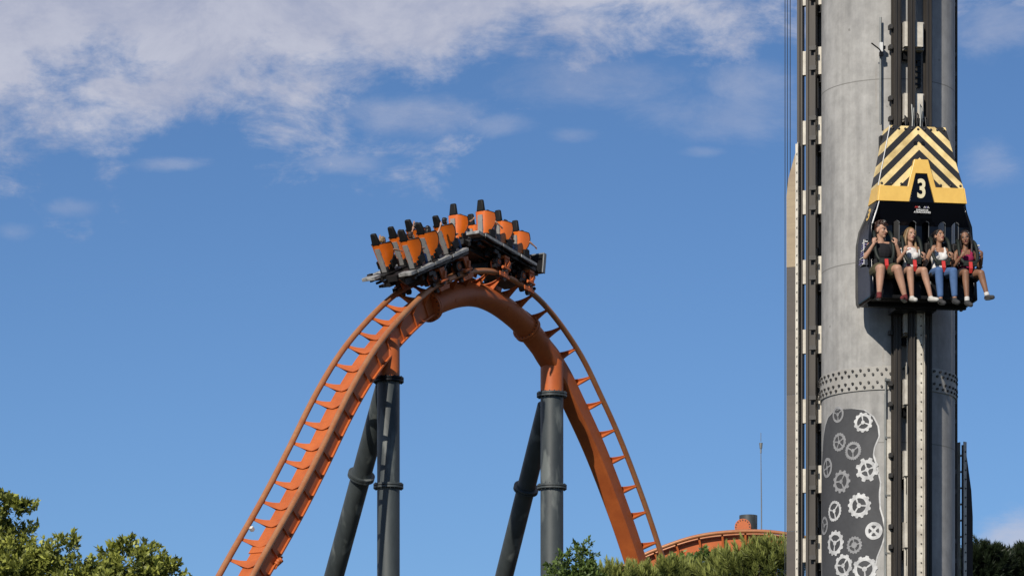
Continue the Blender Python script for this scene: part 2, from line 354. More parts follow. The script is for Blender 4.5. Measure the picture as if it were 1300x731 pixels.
# cloud colour: lavender grey, paler where thick toward the lower rim
cc = N.new('ShaderNodeMixRGB'); L.new(sstep(val('ADD', val('MULTIPLY', edge, .7), val('MULTIPLY', val('SUBTRACT', n_fine, .5), -2.2)), -.35, .55), cc.inputs[0])
cc.inputs[1].default_value = (.52,.545,.655,1); cc.inputs[2].default_value = (.40,.43,.56,1)
tint = N.new('ShaderNodeMixRGB'); tint.blend_type = 'MULTIPLY'; tint.inputs[0].default_value = 1
L.new(sky.outputs[0], tint.inputs[1]); tint.inputs[2].default_value = (.59,.785,1.05,1)
sc_ = N.new('ShaderNodeMixRGB'); sc_.blend_type = 'MULTIPLY'; sc_.inputs[0].default_value = 1
SKY_K = .085
L.new(cc.outputs[0], sc_.inputs[1]); sc_.inputs[2].default_value = (1/SKY_K,)*3+(1,)
deep = N.new('ShaderNodeMixRGB'); deep.blend_type = 'MULTIPLY'; deep.inputs[0].default_value = 1; L.new(tint.outputs[0], deep.inputs[1]); L.new(val('MULTIPLY_ADD', sstep(e_, -.1, 1.3), -.14, 1.02), deep.inputs[2])
mixc = N.new('ShaderNodeMixRGB'); L.new(cl, mixc.inputs[0]); L.new(deep.outputs[0], mixc.inputs[1]); L.new(sc_.outputs[0], mixc.inputs[2])
bg = N.new('ShaderNodeBackground'); bg.inputs['Strength'].default_value = SKY_K; L.new(mixc.outputs[0], bg.inputs['Color'])
wo = N.new('ShaderNodeOutputWorld'); L.new(bg.outputs[0], wo.inputs['Surface'])

# ------------------------------------------------------------------ ground
g = MB(); g.add([(-4000,-4000,0),(4000,-4000,0),(4000,4000,0),(-4000,4000,0)], [(0,1,2,3)])
tag(g.build('ground', M['ground'], smooth=0), kind='structure')

# ------------------------------------------------------------------ drop tower
TX, TY, TR = 6.303, 66.0, 1.115
FACE = R(9.5)
tower = thing('drop_tower', 'tall grey round drop tower with dark guide rails and gear mural', 'tower', (TX, TY, 0))
def dirs(ph): return Vector((sin(ph), -cos(ph), 0)), Vector((cos(ph), sin(ph), 0))
def lathe(mb, prof, n=96, mi=0, cap=True):
    o = len(mb.v)
    for r, z in prof:
        mb.v += [(r*cos(2*pi*k/n), r*sin(2*pi*k/n), z) for k in range(n)]
    for i in range(len(prof)-1):
        for k in range(n):
            a = o+i*n+k; b = o+i*n+(k+1) % n; mb.f.append((a, b, b+n, a+n)); mb.m.append(mi)
    if cap:
        e = o+(len(prof)-1)*n; mb.f.append(tuple(e+k for k in range(n))); mb.m.append(mi)
mb = MB(); lathe(mb, [(TR,0),(TR,44),(TR*.7,44.6),(.2,44.8)]); mb.build('shaft', M['tower'], tower, 40)
def tz(py, r=TR): return CAM_Z+(HORIZON-py)*(TY-r)/FPX
# flange band with staggered bolts
mb = MB(); z0, z1 = tz(494), tz(464.5)
lathe(mb, [(TR+.001,z0-.001),(TR+.022,z0),(TR+.022,z1),(TR+.001,z1+.001)], cap=False)
for j, zz in enumerate((.13,.33,.67,.87)):
    for k in range(50):
        a = 2*pi*(k+(.5 if j % 2 else 0))/50; d = Vector((cos(a), sin(a), 0)); p = d*(TR+.02)+Vector((0,0,z0+(z1-z0)*zz))
        mb.cyl(p, p+d*.028, .021, 7, 1)
mb.build('bolt_band', [M['band'], M['bolt']], tower)

# the mural: a painted skin a few millimetres proud of the shaft
def tang(px):
    lo, hi = -1.5, 1.3
    for _ in range(40):
        m = (lo+hi)/2
        if 650+FPX*(TX+TR*sin(m))/(TY-TR*cos(m)) < px: lo = m
        else: hi = m
    return lo
def on_shaft(a, z, d): return Vector(((TR+d)*sin(a), -(TR+d)*cos(a), z))
right_edge = [(514,1066),(515.5,1082),(519,1097),(528,1108),(540,1114),(553,1115.5),(566,1109.5),(577,1108),(594,1113),(612,1117),(628,1115.5),(645,1116.5),(657,1120),(668,1122),(680,1122),(692,1118.5),(705,1113),(718,1110),(731,1107),(760,1112),(800,1104),(850,1110),(900,1100)]
left_edge = [(514,1065),(516,1058),(521,1052),(530,1048.5),(545,1046),(570,1044.6),(610,1043.8),(680,1044.0),(731,1044.5),(800,1045),(900,1046)]
def interp(tab, y):
    for (y0, x0), (y1, x1) in zip(tab, tab[1:]):
        if y0 <= y <= y1: return x0+(x1-x0)*(y-y0)/(y1-y0)
    return tab[-1][1]
def mural_skin(grow, d, name, mat, parent):
    mb = MB(); rows = []
    ys = [514.2+i*1.2 for i in range(20)]+[540+i*3 for i in range(120)]
    for y in ys:
        ar, al = tang(interp(right_edge, y)), tang(interp(left_edge, y))
        z = tz(y, TR)-(.0 if not grow else 0)
        wob = .006*mnoise.noise(Vector((y*.11, grow*50, 0)))
        rows.append((al-grow/TR, ar+(grow+wob)/TR, z))
    if grow: rows.insert(0, (rows[0][0]+.02, rows[0][1]-.02, rows[0][2]+grow))
    for i, (al, ar, z) in enumerate(rows):
        mb.v += [tuple(on_shaft(al+(ar-al)*k/16, z, d)) for k in range(17)]
    for i in range(len(rows)-1):
        for k in range(16): a = i*17+k; mb.f.append((a, a+1, a+18, a+17)); mb.m.append(0)
    return mb.build(name, mat, parent)
mural = mural_skin(0, .010, 'mural', M['mural'], tower)
mural_skin(.028, .005, 'outline', M['chalk'], mural)
def gear(px, py, rad, teeth, th, spokes, rot, bright, ring=.71, hub=.22, sw=.15):
    a0, z0 = tang(px), tz(py, TR*cos(tang(px))); r0 = rad*.0128; mb = MB(); seg = 64 if teeth else 40
    def P(r, t, d=.016): return on_shaft(a0+r*cos(t)/TR, z0+r*sin(t), d)
    n = (teeth or 12)*8
    def outr(k):
        if not teeth: return r0
        f = (k % 8)/8; return r0*(1+th) if f < .45 else r0
    jit = random.random()*9
    wv = lambda t: 1+.03*mnoise.noise(Vector((cos(t)*2+jit, sin(t)*2, jit)))
    o = len(mb.v)
    for k in range(n):
        t = 2*pi*k/n+rot; mb.v.append(tuple(P(r0*ring*wv(t), t))); mb.v.append(tuple(P(outr(k)*wv(t), t)))
    for k in range(n):
        a = 2*k; b = 2*((k+1) % n); mb.f.append((a, a+1, b+1, b)); mb.m.append(0)
    for s in range(spokes):
        t = rot+2*pi*s/spokes; w0, w1 = r0*sw*.7, r0*sw*1.25; pts = []
        for (rr, w) in ((hub*r0*.8, w0), (r0*(ring+.03), w1)):
            for q in (-1, 1):
                x = rr*cos(t)-q*w/2*sin(t); y = rr*sin(t)+q*w/2*cos(t); pts.append(on_shaft(a0+x/TR, z0+y, .0165))
        mb.add(pts, [(0,2,3,1)])
    if hub:
        mb.add([P(hub*r0, 2*pi*k/16, .0172) for k in range(16)], [tuple(range(16))])
    return mb.build('gear', M['chalk'] if bright else M['chalk_dim'], mural, 0)
for gg in [(1064.5,526,10.5,0,0,3,.6,0),(1096,536,11.5,11,.13,3,1.7,1),(1066,561,11.5,16,.06,5,.5,0),(1083.4,572,11.3,24,.07,3,.55,0),(1051,593.6,13,0,0,4,.2,0),
           (1101,596,12.5,8,.26,4,.3,1,.66),(1068.6,611,13,11,.17,3,1.0,0),(1091,641.4,14.5,13,.13,3,2.0,1,.66),(1060,648.4,13,20,.05,3,.8,1,.76),(1109.5,673.5,11.3,0,0,4,.78,1,.62,.25,.3),
           (1060.7,689,15,13,.12,3,.4,1,.7),(1085,691.5,10.4,16,.10,4,.2,0,.72,.4),(1071,717.7,13.5,9,.14,3,.9,1),(1098,722,15,10,.14,3,.6,1,.7),(1047.5,667,12,0,0,3,.2,0)]:
    gear(*gg)

# guide rails, brackets and brake fins on three faces
SIDES = [(FACE, 14.55, 14.0), (FACE-R(120), 17.42, 16.55), (FACE+R(120), 12.45, 11.2)]
for si, (ph, fin_top, fin_full) in enumerate(SIDES):
    F, T = dirs(ph); rm = Matrix(((T.x, -F.x, 0), (T.y, -F.y, 0), (0, 0, 1)))   # local x=T, y=-F
    def at(t, r, z): return T*t+F*r+Vector((0,0,z))
    def ibeam(t, r, w, d, z0, z1, name='guide_rail'):
        mb = MB(); zc, h = (z0+z1)/2, z1-z0
        mb.box(at(t, r-d/2+.012, zc), (w, .024, h), rm); mb.box(at(t, r+d/2-.012, zc), (w*.82, .024, h), rm); mb.box(at(t, r, zc), (.03, d-.048, h), rm)
        if w > .12:
            mb.box(at(t+w*.2, r+d/2+.014, zc), (.022, .026, h), rm); mb.box(at(t-w*.2, r+d/2+.014, zc), (.022, .026, h), rm)
        return mb.build(name, M['rail_dark'], tower, 0)
    to = .075 if si == 0 else 0; cr_t = .0 if si == 0 else .04
    ibeam(-.265+to, TR+.13, .15, .15, .3, 43); ibeam(.265+to, TR+.13, .13, .15, .3, 43); ibeam(cr_t, TR+.385, .125 if si == 0 else .14, .075, .3, 43)
    # rack strip beside the centre rail
    for k in range(21):
        z = .55+k*1.172+.64
        mb = MB()
        t0 = to; mb.box(at(t0, TR+.10, z), (.34, .24, .46), rm, 0); mb.box(at(cr_t+(.045 if si == 0 else 0), TR+.28, z), (.31 if si == 0 else .10, .13, .40), rm, 0)
        for dz in (-.185, .185):
            mb.box(at(t0, TR+.232, z+dz), (.34, .03, .085), rm, 1)
            for t in (-.15,-.1,.1,.15): mb.cyl(at(t+t0, TR+.245, z+dz), at(t+t0, TR+.268, z+dz), .016, 6, 2)
            for t in ((-.36, .36) if si else (-.36,)): mb.box(at(t+t0, TR+.09, z+dz*.9), (.05, .12, .07), rm, 2)
        for t in (-.173, .173):
            for dz in (-.17,-.12,.0,.12,.17): mb.cyl(at(t*.985+t0, TR+.14+.05*(abs(dz) > .1), z+dz), at(t*1.09+t0, TR+.14+.05*(abs(dz) > .1), z+dz), .013, 6, 2)
        mb.box(at(t0, TR+.07, z-.30), (.30, .12, .12), rm, 3)
        mb.build('bracket', [M['bracket'], M['grey_panel'], M['bolt'], M['black']], tower, 0)
    if si == 0:
        mb = MB(); mb.box(at(-.045, TR+.31, 7.0), (.035, .012, 13.6), rm, 0); mb.box(at(-.085, TR+.27, 6.0), (.03, .012, 11.4), rm, 0); mb.build('back_plate', M['bracket'], tower, 0)
    # switch gear between the brackets
    for k in range(0, 21, 2):
        z = 1.8+k*1.172
        mb = MB(); mb.box(at(.19, TR+.09, z), (.06, .1, .5), rm)
        for q in range(5): mb.box(at(.16, TR+.13, z-.2+q*.1), (.09, .06, .03), rm)
        mb.build('sensor_strip', M['black'], tower, 0)
    # eddy brake fin: mounting angle with bolts, copper plate with a raked top
    q = -1 if si == 2 else 1
    mb = MB(); zc, h = (.3+fin_top)/2, fin_top-.3
    to = -.025 if si == 0 else 0
    mb.box(at(.155*q+to, TR+.40, zc), (.10, .012, h), rm, 0); lo = (.205, .085, -.27)[si]; mb.box(at(lo-.012 if si == 0 else lo+.013*q, TR+.435, zc), (.012, .07, h), rm, 0)
    k = 0
    while .5+k*.155 < fin_top-.05:
        z = .5+k*.155; k += 1
        mb.cyl(at(.175*q+to, TR+.405, z), at(.175*q+to, TR+.42, z), .012, 6, 1); mb.cyl(at(lo+.005*q, TR+.44, z), at(lo+.033*q, TR+.44, z), .013, 6, 1)
    ms = mb.build('mounting_strip', [M['bracket'], M['bolt']], tower, 0)
    mb = MB(); x1 = TR+.475
    split = 15.35 if si == 1 else fin_full-.01
    for (za, zb, mi) in (((.3, 6.2, 1), (6.2, 10.9, 1), (10.9, 13.2, 2), (13.2, 15.35, 1), (15.35, fin_full, 0)) if si == 1 else ((.3, fin_full, 1),)):
        mb.box(at(lo, x1+(.06 if si else -.01), (za+zb)/2), (.018, .19 if si else .05, zb-za-.004), rm, mi)
    if si: mb.prism([(x1-.035, fin_full-.002), (x1+.155, fin_full-.002), (x1+.12, fin_full+(fin_top-fin_full)*.35), (x1-.03, fin_top-.05), (x1-.035, fin_top-.05)], F, Vector((0,0,1)), T, T*lo, .018, 0 if si == 1 else 1)
    mb.build('brake_fin', [M['fin'], M['fin_low'], M['fin_mid']] if si != 2 else [M['black'], M['black']], tower, 0)
    if si == 2:
        mb = MB()
        for t in (-.235, -.12): mb.box(at(t, TR+.43, 6.2), (.02, .04, 12.4), rm)
        for k in range(44): mb.box(at(-.178, TR+.43, .4+k*.275), (.12, .02, .03), rm)
        mb.build('ladder', M['mast'], tower, 0)
# conduit and light fitting left of the front rails
F, T = dirs(FACE); rm = Matrix(((T.x, -F.x, 0), (T.y, -F.y, 0), (0, 0, 1)))
def at(t, r, z): return T*t+F*r+Vector((0,0,z))
mb = MB(); mb.tube([at(-.345, TR+.02, .2), at(-.345, TR+.02, tz(480))], .014, 8); mb.tube([at(-.435, TR+.03, tz(160)), at(-.435, TR+.03, tz(24))], .018, 8)
mb.tube([at(-.36, TR+.02, .2), at(-.36, TR+.02, tz(500))], .010, 8)
for k in range(14): mb.box(at(-.315, TR+.03, .8+k*.95), (.09, .05, .035), rm)
mb.build('conduit', M['galv'], tower)
mb = MB(); c = at(-.44, TR+.07, tz(63)); mb.box(c, (.05, .08, .15), rm, 0); mb.box(c+at(.05, 0, 0), (.05, .05, .05), rm, 1)
mb.tube([c+at(0, .04, -.09), c+at(-.06, .12, -.06), c+at(-.2, .16, .02)], .012, 6, 1); mb.box(c+at(0, .03, -.12), (.06, .07, .06), rm, 1)
mb.build('lamp_bracket', [M['white'], M['black']], tower)
mb = MB(); mb.box(at(-.285, TR+.035, 6.4), (.085, .04, 12.2), rm); mb.build('cable_tray', M['bracket'], tower, 0)

for i, px in enumerate((996.6, 999.6, 1003.2)):
    p = site(px, 0, 66.9+.05*i); mb = MB(); mb.cyl((0,0,0), (0,0,43.5), .0075, 6)
    o = mb.build('hoist_cable', M['cable']); o.location = (p.x, p.y, .05)
    tag(o, ['thin vertical hoist cable farthest left beside the grey tower', 'thin vertical hoist cable in the middle of three beside tower', 'thin vertical hoist cable nearest the grey tower'][i], 'cable', 'hoist cables left of the tower')

# ------------------------------------------------------------------ gondola (local x = tangent, y = minus radius, z up from the ground)
def text_mesh(s, h, sx=1, bold=0., depth=.004):
    cu = bpy.data.curves.new('lettering', 'FONT'); cu.body = s; cu.size = h/.7; cu.align_x = 'CENTER'; cu.offset = bold; cu.extrude = depth/2; cu.resolution_u = 6
    o = bpy.data.objects.new('lettering', cu); COL.objects.link(o)
    dg = bpy.context.evaluated_depsgraph_get(); me = bpy.data.meshes.new_from_object(o.evaluated_get(dg)); bpy.data.objects.remove(o)
    for v in me.vertices: v.co = Vector((v.co.x*sx, v.co.y, v.co.z))
    return me
def lettering(name, s, h, mat, parent, loc, ex, ey, sx=1, bold=0.):
    me = text_mesh(s, h, sx, bold); me.materials.clear(); me.materials.append(mat)
    ex = Vector(ex).normalized(); ey = Vector(ey).normalized(); ez = ex.cross(ey)
    for v in me.vertices: v.co = Vector(loc)+ex*v.co.x+ey*v.co.y+ez*v.co.z
    o = bpy.data.objects.new(name, me); COL.objects.link(o); o.parent = parent; return o

gon = thing('ride_gondola', 'black four seat drop ride gondola with hazard striped hood on the tower', 'gondola', (TX, TY, 0), FACE)
def V3(x, r, z): return Vector((x, -r, z))
# hood: striped, front face leaning back, deep sides
zt, zb = 17.16, 16.13
mb = MB()
ht = dict(x=.465, rf=1.87, rb=1.50); hb = dict(x=.715, rf=2.07, rb=1.66)
hv = [V3(-ht['x'], ht['rf'], zt), V3(ht['x'], ht['rf'], zt), V3(ht['x']+.02, ht['rb'], zt), V3(-ht['x']-.02, ht['rb'], zt),
      V3(-hb['x'], hb['rf'], zb), V3(hb['x'], hb['rf'], zb), V3(hb['x']+.02, hb['rb'], zb), V3(-hb['x']-.02, hb['rb'], zb)]
mb.add(hv, [(4,5,1,0),(5,6,2,1),(7,4,0,3),(0,1,2,3)])
for k in range(9):
    for (x, z) in ((-.66+.165*k, 16.17), (-.43+.1075*k, 17.11)): mb.cyl(V3(x, ht['rf']+(hb['rf']-ht['rf'])*(zt-z)/(zt-zb)-.005, z), V3(x, ht['rf']+(hb['rf']-ht['rf'])*(zt-z)/(zt-zb)+.008, z), .009, 6, 1)
hood = mb.build('hood', [M['stripes'], M['bolt']], gon, 0, .006)
so = hood.modifiers.new('thickness', 'SOLIDIFY'); so.thickness = .03; so.offset = -1
hn = (hv[1]-hv[0]).cross(hv[0]-hv[4]).normalized()                    # not used for light, only to place fittings
def hood_pt(x, z, d=0.):
    k = (zt-z)/(zt-zb); return V3(x, ht['rf']+(hb['rf']-ht['rf'])*k+d, z)
mb = MB()
for x in (-.062, .062): mb.cyl(hood_pt(x, 16.87, -.01), hood_pt(x, 16.87, .022), .030, 14)
mb.build('bolt', M['black'], gon)
# edge trim bead down the left front corner
mb = MB(); mb.tube([hv[0]+V3(-.004,.004,0)-V3(0,0,0), hv[4]+V3(-.004,.004,0)], .008, 6); mb.build('corner_bead', M['white'], gon)
# yellow collar with the raised number frame
fr = lambda z: 2.09+(16.15-z)*.06
def front(poly, rr, depth, name, mat, parent=gon, bevel=.006):
    mb = MB(); n = len(poly); vs = []
    for d in (0, -depth): vs += [V3(x, rr(z)+d, z) for x, z in poly]
    mb.add(vs, [tuple(range(n)), tuple(reversed(range(n, 2*n)))]+[(i, (i+1) % n, (i+1) % n+n, i+n) for i in range(n)])
    return mb.build(name, mat, parent, 0, bevel)
zy = 15.875
front([(-.735,zy+.0),(-.70,16.125),(-.235,16.125),(-.115,16.575),(.115,16.575),(.235,16.125),(.70,16.125),(.735,zy),(.215,zy),(.098,16.345),(-.098,16.345),(-.215,zy)], lambda z: fr(z)+.015, .10, 'collar', M['yellow'])
front([(-.21,zy-.01),(-.096,16.34),(.096,16.34),(.21,zy-.01)], lambda z: fr(z)-.004, .05, 'number_plate', M['navy'])
lettering('numeral', '3', .29, M['cream'], gon, V3(-.005, fr(16.0)+.006, 15.955), (1,0,0), (0,-.05,1), .78, .012)
for s in (-1, 1):
    mb = MB(); mb.add([V3(s*.735, fr(zy)+.01, zy), V3(s*.70, fr(16.125)+.01, 16.125), V3(s*.72, 1.70, 16.125), V3(s*.765, 1.66, zy)], [(0,1,2,3)])
    sc = mb.build('collar_side', M['yellow'], gon, 0); so = sc.modifiers.new('thickness', 'SOLIDIFY'); so.thickness = .02
# front shell with six tall slots
zs0, zs1 = zy+.012, 15.02
def halfw(z): return .735+(zs0-z)*.33 if z > 15.5 else .859
slots = [-.61,-.385,-.11,.11,.385,.61]; sw = .058; stop = 15.60
mb = MB(); rr = lambda z: 2.085-.19*min(1, (zs0-z)/.36)
def strip(x0f, x1f, z0, z1, n=6):
    o = len(mb.v)
    for i in range(n+1):
        z = z0+(z1-z0)*i/n; mb.v += [tuple(V3(x0f(z), rr(z), z)), tuple(V3(x1f(z), rr(z), z))]
    for i in range(n): a = o+2*i; mb.f.append((a, a+1, a+3, a+2)); mb.m.append(0)
strip(lambda z: -halfw(z), lambda z: halfw(z), zs0, stop+.004, 6)
ed = [-9]+[v for s in slots for v in (s-sw, s+sw)]+[9]
for i in range(0, len(ed), 2):
    strip(lambda z, a=ed[i]: max(a, -halfw(z)), lambda z, b=ed[i+1]: min(b, halfw(z)), stop+.004, zs1, 8)
for s in slots:                                                           # arched slot heads
    for k in range(10):
        a0, a1 = pi*k/10, pi*(k+1)/10; z = lambda a: stop-.06+.06*sin(a)
        mb.add([V3(s+sw*cos(a0), rr(z(a0)), z(a0)), V3(s+sw*cos(a1), rr(z(a1)), z(a1)), V3(s+sw*cos(a1), rr(stop), stop+.004), V3(s+sw*cos(a0), rr(stop), stop+.004)], [(0,1,2,3)])
rim_glint = MB()  # added pale tubes that stand for light caught on the slot edges
for s in slots: rim_glint.tube([V3(s+sw, rr(z)+.024, z) for z in (15.05, 15.2, 15.4, stop-.06)]+[V3(s+sw*cos(a), rr(stop)+.026, stop-.06+.06*sin(a)) for a in (.4, .9, 1.5)], .006, 5)
rim_glint.build('slot_rim_glint', M['mast'], gon)
sh = mb.build('front_shell', M['navy'], gon, 0); so = sh.modifiers.new('thickness', 'SOLIDIFY'); so.thickness = .05; so.offset = 0
lettering('logo', 'PARQUE DE', .026, M['white'], gon, V3(0, fr(15.73)+.022, 15.728), (1,0,0), (0,0,1), 1.0, .001)
lettering('logo', 'ATRACCIONES', .029, M['white'], gon, V3(0, fr(15.73)+.022, 15.692), (1,0,0), (0,0,1), 1.0, .001)
mb = MB()
for i, (x, mi) in enumerate([(-.105,0),(-.075,0),(-.05,1),(.045,1),(.07,2),(.10,1)]):
    mb.tube([V3(x-.016, fr(15.8)+.02, 15.775), V3(x, fr(15.8)+.02, 15.80), V3(x+.016, fr(15.8)+.02, 15.775)], .006, 5, mi)
mb.build('logo_mark', [M['red_mark'], M['white'], M['purple']], gon)
# side walls, flaring down round the seats
for s in (-1, 1):
    mb = MB(); rows = [(zs0,.737,1.62,2.085),(15.70,.79,1.54,2.09),(15.5,.859,1.40,2.10),(15.30,.872,1.28,2.11),(14.95,.874,1.26,2.13),(14.60,.874,1.26,2.23),(14.48,.874,1.26,2.25),(14.34,.872,1.28,2.24),(14.27,.866,1.36,2.22)]
    n = 6
    for z, x, ra, rb in rows: mb.v += [tuple(V3(s*(x-.03*(k/n)), ra+(rb-ra)*k/n, z)) for k in range(n+1)]
    for i in range(len(rows)-1):
        for k in range(n): a = i*(n+1)+k; mb.f.append((a, a+1, a+n+2, a+n+1)); mb.m.append(0)
    w = mb.build('side_wall', M['navy'], gon, 40); so = w.modifiers.new('thickness', 'SOLIDIFY'); so.thickness = .035; so.offset = 0
    mb = MB(); mb.tube([V3(s*.706, 2.10, zs0), V3(s*.76, 2.105, 15.70), V3(s*.828, 2.11, 15.5)], .009, 6); mb.build('edge_trim', M['white'] if s < 0 else M['navy'], gon)
    # lettered side grille, standing off the wall
    mb = MB(); go = .985 if s > 0 else .91; xs = s*go
    mb.tube([V3(s*.88, 1.86, 15.26), V3(xs-.03*s, 1.88, 15.28), V3(xs, 1.90, 15.10), V3(xs+.055*s, 1.92, 14.92), V3(xs+.03*s, 1.91, 14.84), V3(s*.88, 1.89, 14.86)], .016, 8, 0)
    for k in range(9):
        z = 15.23-k*.044; x = xs+(.055*s*k/8)-.01*s; mb.box(V3(x, 1.92, z), (.05, .17, .017), None, (1, 2, 2)[k % 3]); mb.box(V3(x-.012*s, 1.90, z-.022), (.02, .20, .026), None, 0)
    if s < 0: mb.box(V3(xs-.03, 2.0, 15.06), (.012, .018, .40), None, 1); mb.box(V3(xs-.05, 1.93, 14.86), (.012, .16, .02), None, 1)
    mb.build('side_grille', [M['black'], M['white'], M['purple']], gon)
lettering('numeral', '3', .19, M['yellow'], gon, V3(-.83, 1.80, 15.62), (.12,-1,0), (.25,0,1), .9, .006)
# seats
SEATX = [-.66, -.19, .29, .745]; SZ = 14.70
for x in SEATX:
    st = MB(); st.box(V3(x, 1.91, 14.98), (.40, .10, .56), Matrix.Rotation(R(6), 3, 'X')); st.box(V3(x, 2.09, 14.655), (.40, .46, .09), Matrix.Rotation(R(-4), 3, 'X'))
    seat = st.build('seat', M['rubber'], gon, 40, .03)
    b = MB(); b.box(V3(x, 1.95, 14.45), (.34, .5, .32), None, 0, (1, .8)); b.build('pedestal', M['black'], seat, 0, .02)
mb = MB(); mb.box(V3(0, 1.80, 14.58), (1.66, .06, .74)); mb.box(V3(0, 1.80, 14.31), (1.66, .85, .06)); mb.box(V3(0, 1.55, 15.3), (.56, .3, 1.7)); mb.box(V3(0, 1.50, 16.5), (.62, .22, 1.3))
mb.box(V3(0, 1.56, 14.25), (.7, .4, .12))
mb.build('carriage', M['black'], gon, 0, .01)
mb = MB(); mb.tube([V3(-.72, 2.13, 14.28), V3(.78, 2.13, 14.28)], .02, 8)
for x in SEATX: mb.tube([V3(x-.15, 2.1, 14.62), V3(x-.1, 2.17, 14.4), V3(x+.1, 2.17, 14.4), V3(x+.15, 2.1, 14.62)], .014, 6)
mb.build('foot_frame', M['black'], gon)
mb = MB()
for x, r, z in ((-.14,1.6,.30),(-.03,1.62,.48),(.05,1.61,.36),(.11,1.6,.5),(.2,1.62,.28)):
    mb.tube([V3(x, r, 17.1), V3(x+.01, r, 17.1+z*.5), V3(x, r-.02, 17.1+z), V3(x+.04, r-.04, 17.1+z*.9), V3(x+.05, r-.05, 17.0)], .012, 6, 0 if z > .4 else 1)
mb.build('hoist_hose', [M['galv'], M['black']], gon)
mb = MB(); 
for x in (-.50, .52): mb.box(V3(x, 1.48, 16.95), (.08, .12, .24))
mb.build('catch_arm', M['black'], gon)
# harnesses: a collar over both shoulders joined at the lap, with a red strap
for i, x in enumerate(SEATX):
    hh = [.0, -.07, -.07, -.10][i]
    mb = MB()
    for s in (-1, 1):
        pts = [V3(x+s*.10, 1.92, SZ+.66+hh), V3(x+s*.125, 2.02, SZ+.69+hh), V3(x+s*.14, 2.14, SZ+.62+hh), V3(x+s*.15, 2.21, SZ+.46+hh*.6), V3(x+s*.145, 2.27, SZ+.29), V3(x+s*.10, 2.32, SZ+.175), V3(x, 2.33, SZ+.155)]
        sm, _ = spline(pts, .05); mb.tube(sm, .029, 10)
    mb.box(V3(x, 2.32, SZ+.16), (.22, .06, .08))
    h = mb.build('harness', M['harness'], gon, 50)
    b = MB(); b.add([V3(x-.028, 2.37, SZ+.18), V3(x+.028, 2.37, SZ+.18), V3(x+.028, 2.40, SZ+.07), V3(x-.028, 2.40, SZ+.07), V3(x+.025, 2.36, SZ-.0), V3(x-.025, 2.36, SZ-.0)], [(0,1,2,3),(3,2,4,5)])
    bo = b.build('strap', M['red'], h, 0); so = bo.modifiers.new('thickness', 'SOLIDIFY'); so.thickness = .022

# ------------------------------------------------------------------ people
def bake(mb, voxel, smooth_it, name):
    me = mb.mesh(name, [M['black']], 0); o = bpy.data.objects.new(name, me); COL.objects.link(o)
    m = o.modifiers.new('r', 'REMESH'); m.mode = 'VOXEL'; m.voxel_size = voxel; m.use_smooth_shade = True
    if smooth_it: s = o.modifiers.new('s', 'SMOOTH'); s.factor = .5; s.iterations = smooth_it
    dg = bpy.context.evaluated_depsgraph_get(); out = bpy.data.meshes.new_from_object(o.evaluated_get(dg))
    bpy.data.objects.remove(o); bpy.data.meshes.remove(me); out.name = name
    out.polygons.foreach_set('use_smooth', [True]*len(out.polygons)); out.materials.clear(); return out
def cap(mb, a, ra, b, rb):
    """tapered limb with rounded ends"""
    a, b = Vector(a), Vector(b); d = (b-a).normalized(); n = 4
    pts, rs = [], []
    for i in range(n): t = pi/2*(1-i/n); pts.append(a-d*ra*sin(t)); rs.append(max(.0008, ra*cos(t)))
    pts += [a, b]; rs += [ra, rb]
    for i in range(1, n+1): t = pi/2*i/n; pts.append(b+d*rb*sin(t)); rs.append(max(.0008, rb*cos(t)))
    mb.tube(pts, rs, 12)
def ell(mb, c, r, rot=None):
    k = MB(); k.sphere((0,0,0), r, n=14, m=9); c = Vector(c)
    mb.add([c+(rot@Vector(v) if rot else Vector(v)) for v in k.v], k.f)
def limb(mb, pts, extra=0.):
    for (a, ra), (b, rb) in zip(pts, pts[1:]): cap(mb, a, ra+extra, b, rb+extra)
def hand(mb, wrist, fdir, pnorm, thumb_sign, curl=1.0, k=.95):
    """palm, four unequal bent fingers and a thumb; curl 0 flat .. 1 gripping"""
    f = Vector(fdir).normalized(); p = Vector(pnorm); p = (p-f*p.dot(f)).normalized(); s = f.cross(p)*thumb_sign
    w = Vector(wrist); pc = w+f*.05*k
    rot = Matrix((s, f, p)).transposed(); ell(mb, pc, (.040*k, .052*k, .017*k), rot)
    cap(mb, w-f*.01, .024*k, pc, .022*k)
    for i, (o, ln) in enumerate(((.030,.075),(.010,.084),(-.010,.078),(-.029,.060))):
        q = w+f*.088*k+s*o*k-(f*.006*abs(i-1)*k); d = f.copy(); l = ln*k
        for j, (part, ang) in enumerate(((.46, .75),(.31, 1.15),(.23, .9))):
            th = ang*curl; d = (d*cos(th)+p*sin(th)) if j else (f*cos(th)+p*sin(th))
            pp = f.cross(p)
            if j: d = Quaternion(pp, 0) @ d
            e = q+d.normalized()*l*part; cap(mb, q, (.0098-.001*j)*k, e, (.0092-.001*j)*k); q = e
            p_, f_ = None, None
    q = w+f*.03*k+s*.030*k; d = (f*.55+s*.65+p*.55).normalized()
    e = q+d*.042*k; cap(mb, q, .0125*k, e, .0105*k); d2 = (f*.75+p*.7-s*.1*curl).normalized(); cap(mb, e, .0105*k, e+d2*.034*k, .0085*k)

